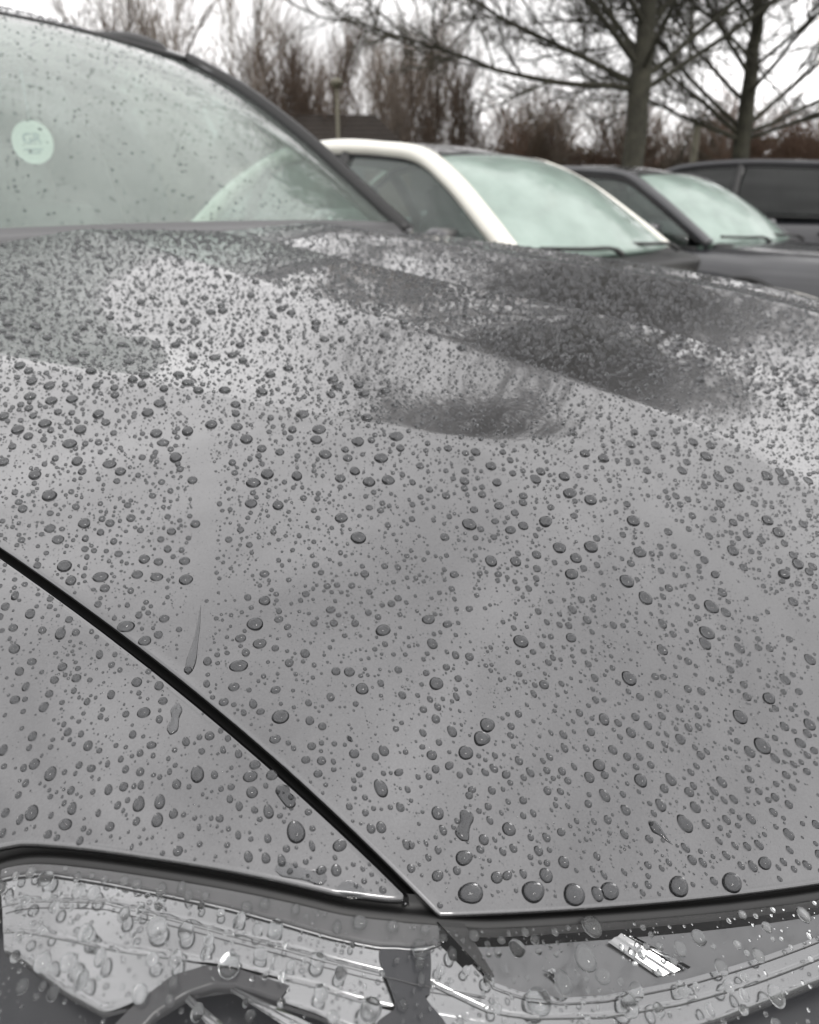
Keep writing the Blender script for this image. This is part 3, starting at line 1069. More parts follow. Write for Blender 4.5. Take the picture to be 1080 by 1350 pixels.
for v in me.vertices:
    v.co = Vector((v.co.x, -0.0016 - v.co.z, v.co.y + 0.006))
obj('lettering', me, 'disc_print', fr)
rbox_obj('print_line', (0, -0.0012, -0.014), (0.04, 0.001, 0.003), 0.0004, 'disc_print', fr, seg=1)
rbox_obj('print_line', (0, -0.0012, -0.021), (0.028, 0.001, 0.0025), 0.0004, 'disc_print', fr, seg=1)


# ------------------------------------------------------------------ the other parked cars
def body(car, Lc, hw, zh, zb, yb, mat):
    """closed lower body: bonnet, shoulders and sides lofted along the length"""
    ys = np.concatenate([[0.0, 0.015, 0.05, 0.12], np.linspace(0.25, yb + 0.05, 14), np.linspace(yb + 0.25, Lc - 0.5, 14), [Lc - 0.3, Lc - 0.12, Lc - 0.03, Lc]])
    wv = np.interp(ys, [0, 0.015, 0.05, 0.12, 0.35, 0.8, Lc - 0.9, Lc - 0.3, Lc - 0.12, Lc], [0.50, 0.62, 0.72, 0.80, 0.90, 1.0, 1.0, 0.93, 0.85, 0.6]) * hw
    zt = np.interp(ys, [0, 0.015, 0.05, 0.12, 0.35, yb, yb + 0.3, Lc - 0.4, Lc - 0.12, Lc], [zh - 0.22, zh - 0.14, zh - 0.07, zh - 0.02, zh + 0.05, zb, zb + 0.005, zb + 0.03, zb - 0.05, zb - 0.3])
    zl = np.interp(ys, [0, 0.1, Lc - 0.1, Lc], [0.40, 0.22, 0.24, 0.42])
    prof = [(0.0, 1.0), (0.30, 1.0), (0.62, 0.985), (0.80, 0.955), (0.90, 0.905), (0.955, 0.82), (0.985, 0.68), (1.0, 0.5), (0.99, 0.25), (0.96, 0.08), (0.90, 0.0)]
    full = [(-a_, b_) for a_, b_ in prof[::-1]] + prof[1:]
    P = np.array([[(p[0] * w_, y_, l_ + p[1] * (z_ - l_)) for p in full] for y_, w_, z_, l_ in zip(ys, wv, zt, zl)])
    # finer across for smoothness
    q = grid_quads(len(ys), len(full))
    cx = P.reshape(-1, 3)[q].mean(1)
    ww = np.interp(cx[:, 1], ys, wv)
    q = q[~((np.abs(cx[:, 0]) < ww * 0.82) & (cx[:, 1] > yb + 0.12) & (cx[:, 1] < Lc - 0.45) & (cx[:, 2] > zb * 0.8))]
    o = obj('body', mesh_np('body', P.reshape(-1, 3), q), mat, car)
    md = o.modifiers.new('sub', 'SUBSURF')
    md.levels = md.render_levels = 2
    # under tray
    rbox_obj('under_tray', (0, Lc / 2, 0.27), (hw * 1.75, Lc - 0.4, 0.12), 0.04, 'gap_black', car)
    for x in (-hw + 0.09, hw - 0.09):
        for y in (0.82, Lc - 0.78):
            wheel(car, x, y, 0.31, 0.20)
            a_ = np.linspace(-0.15, math.pi + 0.15, 26)
            sgx = 1 if x > 0 else -1
            tube_obj('arch_lip', np.stack([0 * a_ + x + sgx * 0.085, y + 0.35 * np.cos(a_), 0.33 + 0.35 * np.sin(a_)], -1), 0.018, 'rubber_black', car, 6)
    for sg in (-1, 1):
        h_ = empty('headlight', (0, 0, 0))
        h_.parent = car
        rbox_obj('lens', (sg * hw * 0.70, 0.13, zh - 0.07), (0.34, 0.26, 0.15), 0.06, 'lamp_white', h_, rx=0.3, rz=sg * 0.55)
        rbox_obj('lamp_unit', (sg * hw * 0.70, 0.05, zh - 0.08), (0.14, 0.10, 0.10), 0.04, 'chrome', h_, rz=sg * 0.55)
        rbox_obj('tail_lamp', (sg * hw * 0.80, Lc - 0.10, zb - 0.12), (0.22, 0.14, 0.20), 0.05, 'tag_red', car, rz=-sg * 0.4)
        for y in (yb + 0.75, yb + 1.75):
            rbox_obj('door_handle', (sg * (hw + 0.002), y, zb - 0.14), (0.03, 0.17, 0.03), 0.012, mat, car)
    rbox_obj('grille', (0, 0.035, zh - 0.20), (0.80, 0.08, 0.12), 0.03, 'gloss_black', car)
    rbox_obj('number_plate', (0, -0.002, 0.42), (0.52, 0.015, 0.11), 0.004, 'lamp_white', car)


def wipers(car, yb, zb, hwid):
    for x0, x1 in ((-0.10, -0.62), (0.50, 0.02)):
        pts = [(x0, yb - 0.06, zb + 0.005), (x0 - 0.05, yb - 0.02, zb + 0.035), ((x0 + x1) / 2, yb + 0.0, zb + 0.04), (x1, yb + 0.06, zb + 0.05)]
        tube_obj('wiper', smooth_curve(pts, 16), [0.014] * 4 + [0.010] * 12, 'rubber_black', car, 6)


def other_car(name, label, ox, oy, rot, dims, mats, extra=None):
    car = empty(name, (0, 0, 0))
    tag(car, label, 'car', 'cars parked in the row of bays')
    Lc, hw, zh, yb, zb, hb, yt, zt, ht, zr, yr, ye = dims
    body(car, Lc, hw, zh, zb - mats.get('drop', 0.0), yb - 0.12, mats['body'])
    rbox_obj('scuttle_panel', (0, yb - 0.10, zb - 0.06), (hb * 1.9, 0.22, 0.09), 0.03, 'rubber_black', car, rx=0.25)
    m1 = lambda f, b_: (hb + (ht - hb) * f, yb + (yt - yb) * f, zb + (zt - zb) * f + b_)
    bw = mats.get('round', 1.0)
    A_ = [m1(0, 0), m1(0.3, 0.012 * bw), m1(0.65, 0.018 * bw), m1(1.0, 0.0)]
    R2 = [(ht - 0.012, yt + 0.3 * (yr - yt), zt + 0.66 * (zr - zt)), (ht - 0.02, yt + 0.65 * (yr - yt), zr), (ht - 0.03, yr, zr - 0.012)]
    C_ = [(ht - 0.035, yr + 0.30, zr - 0.06), (ht + 0.03, yr + 0.62, zr - 0.22), (hb - 0.03, ye, zb + 0.05)]
    W, nr, rr = cabin(car, A_, R2, C_, bow=(0.11, 0.05), crown=0.045, mats=dict(pillar=mats.get('pillar', mats['body']), roof=mats['roof'], screen=mats['screen'], side=mats['side']), thick=mats.get('thick', 1.0), far_thin=0.38, bow_out=0.065)
    cabin_fit(car, yb - 0.08, zb - 0.02, 0.45)
    for sg in (-1, 1):
        door_mirror(car, sg * (hw - 0.08), yb + 0.30, zb + 0.03, mats.get('mirror', mats['body']))
    wipers(car, yb - 0.10, zb - 0.005, hb)
    rbox_obj('rear_view_mirror', (0, yt - 0.10, zt - 0.06), (0.23, 0.05, 0.07), 0.02, 'rubber_black', car)
    if extra:
        extra(car)
    car.location = (ox + 1.5 * math.sin(rot), oy + 1.5 - 1.5 * math.cos(rot), 0)
    car.rotation_euler = (0, 0, rot)
    return car, W


def red_tag(car):
    pass


#  dims: length, half width, bonnet z, y/z/half width of screen base, y/z/half width of header, roof z, roof rear y, tail y
white, WW = other_car('parked_car', 'cream white car with black roof next to the grey bonnet', 2.85, 0.56, -0.058,
                      (3.75, 0.84, 0.675, 1.15, 0.885, 0.745, 1.866, 1.318, 0.535, 1.378, 2.75, 3.55),
                      dict(body='cream_white_paint', roof='black_paint', screen='screen_glass_mint', side='side_glass', mirror='black_paint', thick=1.35, drop=0.10, round=2.2))
other_car('parked_car', 'dark grey car between the cream car and the black one', 5.18, 0.52, -0.11,
          (4.25, 0.88, 0.78, 1.15, 0.86, 0.70, 1.861, 1.282, 0.575, 1.335, 2.75, 4.0),
          dict(body='dark_grey_paint', roof='dark_grey_paint', screen='screen_glass_mint', side='side_glass'))


def aerial(car):
    tube_obj('aerial', [(-0.40, 1.72, 1.40), (-0.36, 1.60, 1.85)], [0.006, 0.004], 'post_pale', car, 5)


other_car('parked_car', 'black car with dark side windows at the right end of the row', 7.75, -0.35, -0.03,
          (4.5, 0.90, 0.92, 1.25, 1.0, 0.74, 1.95, 1.40, 0.60, 1.452, 3.2, 4.3),
          dict(body='black_paint', roof='black_paint', screen='screen_glass_mint', side='dark_glass'), aerial)

# red ticket holder hanging in the cream car's windscreen
mw = white.matrix_world
rt_ = empty('hanging_tag', (2.98, 2.10, 1.12), -0.8)
tag(rt_, 'small red tag hanging inside the cream car windscreen', 'tag')
rbox_obj('card', (0, 0, 0), (0.05, 0.006, 0.075), 0.003, 'tag_red', rt_, seg=1)
tube_obj('cord', [(0, 0, 0.037), (0, 0, 0.13)], 0.002, 'tag_red', rt_, 5)


# ------------------------------------------------------------------ trees
def frusta(P0, P1, r0, r1, seg=3):
    """many open tapered sticks at once"""
    P0, P1 = np.asarray(P0, float), np.asarray(P1, float)
    n = len(P0)
    d = P1 - P0
    d /= np.linalg.norm(d, axis=1, keepdims=True) + 1e-9
    ref = np.where(np.abs(d[:, 2:3]) > 0.9, np.array([[1.0, 0, 0]]), np.array([[0, 0, 1.0]]))
    s = np.cross(d, ref)
    s /= np.linalg.norm(s, axis=1, keepdims=True) + 1e-9
    u = np.cross(s, d)
    a = np.arange(seg) * 2 * math.pi / seg
    cs = np.cos(a)[None, :, None] * s[:, None] + np.sin(a)[None, :, None] * u[:, None]
    A_ = P0[:, None] + cs * np.asarray(r0)[:, None, None]
    B_ = P1[:, None] + cs * np.asarray(r1)[:, None, None]
    V = np.concatenate([A_, B_], 1).reshape(-1, 3)
    j = np.arange(seg)
    k = (j + 1) % seg
    q0 = np.stack([j, k, k + seg, j + seg], -1)
    Q = (q0[None] + (np.arange(n) * 2 * seg)[:, None, None]).reshape(-1, 4)
    return V, Q


def grow(rng, start, direc, length, r0, r1, n, wob, rise, out):
    """one wandering branch; appends (p0,p1,ra,rb) and returns its points"""
    p = np.array(start, float)
    d = np.array(direc, float)
    d /= np.linalg.norm(d)
    pts = [p.copy()]
    for i in range(n):
        d = d + rng.normal(size=3) * wob + np.array([0, 0, rise])
        d /= np.linalg.norm(d)
        q = p + d * length / n
        ra = r0 + (r1 - r0) * i / n
        rb = r0 + (r1 - r0) * (i + 1) / n
        out.append((p, q, ra, rb))
        p = q
        pts.append(p.copy())
    return np.array(pts)


def stick_mesh(name, segs, seg):
    V, Q = frusta([s[0] for s in segs], [s[1] for s in segs], np.array([s[2] for s in segs]), np.array([s[3] for s in segs]), seg)
    return mesh_np(name, V, Q)


def big_tree(loc, fork, rtrunk, height, spread, seed, label, limbs0=None):
    rng = np.random.default_rng(seed)
    root = empty('bare_tree', loc)
    tag(root, label, 'tree', 'bare trees of the car park')
    # trunk
    zz = np.linspace(0, height * 0.72, 26)
    rad = np.interp(zz, [0, 0.25, fork * 0.9, fork, height * 0.72], [rtrunk * 1.5, rtrunk * 1.12, rtrunk * 0.95, rtrunk * 0.98, 0.03])
    wob = np.cumsum(rng.normal(size=(26, 2)) * 0.018, 0)
    pts = np.stack([wob[:, 0], wob[:, 1], zz], -1)
    tube_obj('trunk', pts, rad, 'bark_green', root, 14)
    limbs, twigs = [], []

    def twigging(Q, base, lev, big):
        for s in range(1, len(Q)):
            d0 = Q[s] - Q[s - 1]
            d0 = d0 / (np.linalg.norm(d0) + 1e-9)
            for _ in range(2):
                dv = d0 + rng.normal(size=3) * 0.55 + np.array([0, 0, 0.08])
                T = grow(rng, Q[s], dv, base * (0.5 + rng.random() * 0.7), 0.008, 0.003, 3, 0.16, 0.03, twigs)
                for t_ in T[1:]:
                    for _k in range(3):
                        dv2 = (T[-1] - T[0]) / (np.linalg.norm(T[-1] - T[0]) + 1e-9) + rng.normal(size=3) * 0.6
                        grow(rng, t_, dv2, base * (0.25 + 0.4 * rng.random()), 0.0048, 0.0025, 2, 0.2, 0.0, twigs)
    nl = 25
    for k in range(nl):
        f = (k / (nl - 1.0)) ** 1.15
        z0 = fork - 0.12 + f * (height * 0.62 - fork)
        az = k * 2.399 + rng.normal() * 0.25
        el = math.radians(22 + 42 * f + rng.normal() * 6)
        ln = spread * (1.0 - 0.55 * f) * (0.85 + 0.3 * rng.random())
        if limbs0 and k < len(limbs0):
            z0, az, el, ln = limbs0[k]
            el = math.radians(el)
        c = np.array([np.interp(z0, pts[:, 2], pts[:, 0]), np.interp(z0, pts[:, 2], pts[:, 1]), z0])
        r = 0.050 * (1 - 0.6 * f) * (rtrunk / 0.16)
        P = grow(rng, c, (math.cos(az) * math.cos(el), math.sin(az) * math.cos(el), math.sin(el)), ln, r, 0.012, 9, 0.075, 0.012, limbs)
        for s in range(2, 10):
            if s > 2 or rng.random() < 0.7:
                for side in range(2 if s < 9 else 3):
                    d0 = P[s] - P[s - 1]
                    d0 = d0 / np.linalg.norm(d0)
                    dv = d0 + rng.normal(size=3) * 0.50 + np.array([0, 0, 0.10])
                    Q = grow(rng, P[s], dv, ln * (0.22 + 0.22 * rng.random()), max(r * 0.42 * (1 - s / 12.0), 0.012), 0.008, 4, 0.12, 0.02, limbs)
                    twigging(Q, 0.42 * spread / 4.0 + 0.12, 0, True)
    tag(obj('limbs', stick_mesh('limbs', limbs, 6), 'bark_green', root), kind='stuff')
    tag(obj('crown', stick_mesh('crown', twigs, 3), 'twig_olive', root), kind='stuff')
    return root


L_ = YAW  # picture-left direction helper for the two limb lists
lf = YAW + math.pi / 2
T1 = big_tree((10.13, 4.88, 0), 2.55, 0.15, 8.0, 3.9, 3, 'nearest bare tree with thick dark trunk behind the cream and dark grey cars',
              [(2.50, lf + 0.1, 17, 3.7), (2.55, lf - 0.35, 24, 3.8), (2.48, lf + math.pi - 0.2, 24, 3.8), (2.62, lf + math.pi + 0.3, 34, 3.8), (2.75, lf + 0.3, 44, 4.0), (2.75, lf - 0.2, 56, 4.0), (2.7, lf - 1.4, 30, 3.6), (2.7, lf + 1.6, 28, 3.6)])
T2 = big_tree((14.4, 4.67, 0), 2.15, 0.145, 8.6, 4.2, 8, 'smaller bare tree behind the black car at the right edge',
              [(2.15, lf + 0.1, 25, 4.0), (2.25, lf - 0.3, 42, 4.0), (2.2, lf + math.pi - 0.1, 22, 4.0), (2.3, lf + math.pi + 0.3, 36, 4.0), (2.1, lf + 0.25, 14, 3.2), (2.12, lf + math.pi, 12, 3.2)])


# whippy bare shrubs along the boundary
def shrub_mesh(seed, h, wdt, stems):
    rng = np.random.default_rng(seed)
    st, tw = [], []
    for k in range(stems):
        a_ = rng.random() * 6.283
        r_ = wdt * 0.20 * math.sqrt(rng.random())
        lean = 0.05 + 0.30 * rng.random()
        hh = h * (0.6 + 0.4 * rng.random())
        P = grow(rng, (math.cos(a_) * r_, math.sin(a_) * r_, 0), (math.cos(a_) * lean, math.sin(a_) * lean, 1), hh, 0.016 + 0.02 * rng.random(), 0.005, 8, 0.07, 0.03, st)
        for s in range(2, 9):
            for _ in range(6):
                d0 = P[s] - P[s - 1]
                d0 /= np.linalg.norm(d0)
                dv = d0 + rng.normal(size=3) * np.array([0.42, 0.42, 0.2]) + np.array([0, 0, 0.25])
                Q = grow(rng, P[s], dv, h * (0.10 + 0.16 * rng.random()), 0.0085, 0.004, 3, 0.14, 0.05, tw)
                for q_ in Q[1:]:
                    for _k in range(2):
                        grow(rng, q_, dv + rng.normal(size=3) * 0.5 + np.array([0, 0, 0.3]), h * (0.05 + 0.09 * rng.random()), 0.0055, 0.003, 2, 0.2, 0.04, tw)
    return stick_mesh('stems', st, 4), stick_mesh('twigs', tw, 3)


SH = [shrub_mesh(11, 4.3, 2.4, 11), shrub_mesh(12, 4.0, 2.8, 12), shrub_mesh(13, 4.5, 2.2, 10)]


def polar(px, dist):
    """a bearing across the picture's width and a distance, as a ground point"""
    a_ = YAW - math.atan((px - 540) / 1000.0 / 1.09)
    return (CAM[0] + dist * math.cos(a_), CAM[1] + dist * math.sin(a_))


# bearing, distance, kind, height factor, width factor, tint, label
SHR = [
    (-420, 19.5, 0, 1.05, 1.2, 'twig_brown', 'bare brown shrub beyond the grey car roof, far out to the left'),
    (-230, 19.0, 1, 1.10, 1.2, 'twig_brown', 'bare brown shrub left of the one seen above the grey car roof'),
    (-60, 19.0, 2, 1.10, 1.2, 'twig_brown', 'bare brown shrub hidden behind the left end of the grey car roof'),
    (120, 18.5, 0, 1.12, 1.1, 'twig_dark', 'bare brown shrub behind the black roof rail of the grey car'),
    (262, 18.0, 1, 1.18, 1.0, 'twig_pale', 'tall thin pale shrub rising just right of the black roof rail'),
    (325, 18.6, 2, 0.98, 1.0, 'twig_dark', 'dark bare shrub second right of the black roof rail'),
    (388, 18.2, 0, 0.98, 1.0, 'twig_dark', 'dark bare shrub directly left of the lamp post'),
    (440, 20.5, 1, 1.02, 1.0, 'twig_brown', 'bare brown shrub straight behind the lamp post'),
    (500, 19.0, 2, 1.08, 1.0, 'twig_pale', 'pale wispy shrub just right of the lamp post and brown roof'),
    (545, 20.2, 0, 0.95, 0.9, 'twig_brown', 'bare brown shrub between the wispy one and the fan-shaped one'),
    (598, 18.4, 1, 1.00, 0.9, 'twig_dark', 'fan-shaped bare shrub standing behind the cream car roof'),
    (675, 20.5, 2, 0.74, 1.1, 'twig_pale', 'low pale shrub right of the fan-shaped shrub'),
    (735, 20.0, 0, 0.76, 1.2, 'twig_brown', 'low brown shrub in the gap left of the thick tree trunk'),
    (785, 19.6, 1, 0.74, 1.2, 'twig_red', 'reddish bare shrub touching the left side of the thick trunk'),
    (862, 20.6, 2, 0.70, 1.2, 'twig_pale', 'pale bare shrub between the two tree trunks, nearer the thick one'),
    (925, 21.0, 0, 0.66, 1.2, 'twig_brown', 'bare brown shrub behind the pale post between the trunks'),
    (1010, 20.0, 1, 0.66, 1.3, 'twig_red', 'reddish brown shrub right of the smaller tree trunk'),
    (1075, 19.6, 2, 0.70, 1.3, 'twig_red', 'reddish brown shrub at the right edge of the picture'),
    (1200, 20.0, 0, 0.75, 1.3, 'twig_brown', 'bare brown shrub just past the right edge of the picture'),
    (1380, 20.0, 1, 0.75, 1.3, 'twig_brown', 'bare brown shrub well past the right edge of the picture'),
]
cache = {}
for k, (px, dist, kd, hf, wf, tn, lb) in enumerate(SHR):
    x, y = polar(px, dist)
    root = empty('bare_shrub', (x, y, 0), k * 1.7)
    root.scale = (wf, wf, hf)
    tag(root, lb, 'shrub', 'bare shrubs along the boundary')
    for part, me in zip(('stems', 'twigs'), SH[kd]):
        key = (kd, part, tn)
        if key not in cache:
            mc = me.copy()
            mc.materials.clear()
            mc.materials.append(MATS[tn])
            cache[key] = mc
        o = bpy.data.objects.new(part, cache[key])
        COL.objects.link(o)
        o.parent = root
        o['kind'] = 'stuff'

# dense low thicket behind them: one uncountable mass
rng = np.random.default_rng(21)
seg_ = []
for k in range(3600):
    px = rng.uniform(-500, 1500)
    dist = rng.uniform(21.0, 24.5)
    x, y = polar(px, dist)
    hh = (1.9 + 0.7 * math.sin(px * 0.011) * math.sin(px * 0.037 + 1)) * rng.uniform(0.7, 1.35) + (0.1 if px < 620 else -0.15)
    P = grow(rng, (x, y, 0), (rng.normal() * 0.25, rng.normal() * 0.25, 1), hh, 0.03, 0.008, 4, 0.12, 0.02, seg_)
    for s in (1, 2, 3, 4):
        for _ in range(2):
            grow(rng, P[s], (rng.normal() * 0.7, rng.normal() * 0.7, 0.6), 0.7, 0.018, 0.007, 2, 0.15, 0.05, seg_)
th = obj('thicket', stick_mesh('thicket', seg_, 3), 'twig_dark')
tag(th, 'dense brown winter thicket behind the shrubs and trees', 'thicket', kind='stuff')
# leaf-brown low hedge that closes the foot of the thicket
V, Q, k0 = [], [], 0
n_ = 26000
px = rng.uniform(-520, 1520, n_)
ds = rng.uniform(20.8, 22.6, n_)
an = YAW - np.arctan((px - 540) / 1090.0)
zc = rng.uniform(0.0, 1.0, n_) ** 0.8 * (2.2 + 0.25 * np.sin(px * 0.02))
c = np.stack([CAM[0] + ds * np.cos(an), CAM[1] + ds * np.sin(an), zc], -1)
e1 = rng.normal(size=(n_, 3))
e1 /= np.linalg.norm(e1, axis=1, keepdims=True)
e2 = np.cross(e1, rng.normal(size=(n_, 3)))
e2 /= np.linalg.norm(e2, axis=1, keepdims=True)
sz = rng.uniform(0.06, 0.18, n_)[:, None]
V = np.stack([c - e1 * sz, c - e2 * sz * 0.5, c + e1 * sz, c + e2 * sz * 0.5], 1).reshape(-1, 3)
Q = np.arange(n_ * 4).reshape(-1, 4)
hg = obj('hedge', mesh_np('hedge', V, Q, smooth=False), 'twig_dark')
tag(hg, 'brown leafy low hedge at the foot of the thicket', 'hedge', kind='stuff')

# low building with a brown hipped roof
bx, by = polar(432, 17.2)
bd = empty('low_building', (bx, by, 0), YAW - math.pi / 2)
tag(bd, 'low building with dark brown hipped roof behind the cream car', 'building')
hx, hy, ze, zr = 1.85, 1.3, 1.9, 2.72
rbox_obj('wall', (0, 0, ze / 2), (hx * 1.86, hy * 1.86, ze), 0.01, 'brick_wall', bd, seg=1)
rv = [(-hx, -hy, ze), (hx, -hy, ze), (hx, hy, ze), (-hx, hy, ze), (-hx + 0.85, 0, zr), (hx - 0.85, 0, zr), (-hx, -hy, ze - 0.1), (hx, -hy, ze - 0.1), (hx, hy, ze - 0.1), (-hx, hy, ze - 0.1)]
obj('roof', mesh_np('roof', rv, [(0, 1, 5, 4), (2, 3, 4, 5), (0, 6, 7, 1), (1, 7, 8, 2), (2, 8, 9, 3), (3, 9, 6, 0), (9, 8, 7, 6)], [(1, 2, 5), (3, 0, 4)], smooth=False), 'roof_tile_brown', bd)
rbox_obj('door', (0.4, -hy * 0.93 - 0.02, 0.98), (0.85, 0.05, 1.95 - 0.1), 0.01, 'dark_grey_paint', bd, seg=1)
for k in range(9):
    f = (k + 0.5) / 9
    yk, zk = -hy + f * hy, ze + f * (zr - ze)
    wk = hx - f * 0.85
    tube_obj('tile_course', [(-wk, yk - 0.01, zk + 0.012), (wk, yk - 0.01, zk + 0.012)], 0.014, 'roof_tile_brown', bd, 4)

# lamp post and pale post
px_, py_ = polar(448, 15.4)
lp = empty('lamp_post', (px_, py_, 0))
tag(lp, 'thin pale lamp post with small round head in front of the shrubs', 'lamp post')
tube_obj('pole', [(0, 0, 0), (0, 0, 1.5), (0, 0, 3.0)], [0.042, 0.034, 0.028], 'post_pale', lp, 12)
V = np.array([[(math.cos(q_) * r_, math.sin(q_) * r_, z_) for q_ in np.linspace(0, 6.283, 17)[:-1]] for r_, z_ in ((0.05, 2.98), (0.09, 3.02), (0.12, 3.05), (0.10, 3.10), (0.05, 3.13), (0.001, 3.14))]).reshape(-1, 3)
obj('lamp_head', mesh_np('lamp_head', V, grid_quads(6, 16, True)), 'post_pale', lp)
px_, py_ = polar(910, 15.8)
pp = empty('wooden_post', (px_, py_, 0))
tag(pp, 'pale upright post between the two bare trees', 'post')
tube_obj('shaft', [(0, 0, 0), (0.01, 0, 1.2), (0, 0, 2.35)], 0.06, 'post_pale', pp, 10)
tube_obj('cap', [(0, 0, 2.35), (0, 0, 2.42)], [0.072, 0.05], 'post_pale', pp, 10)

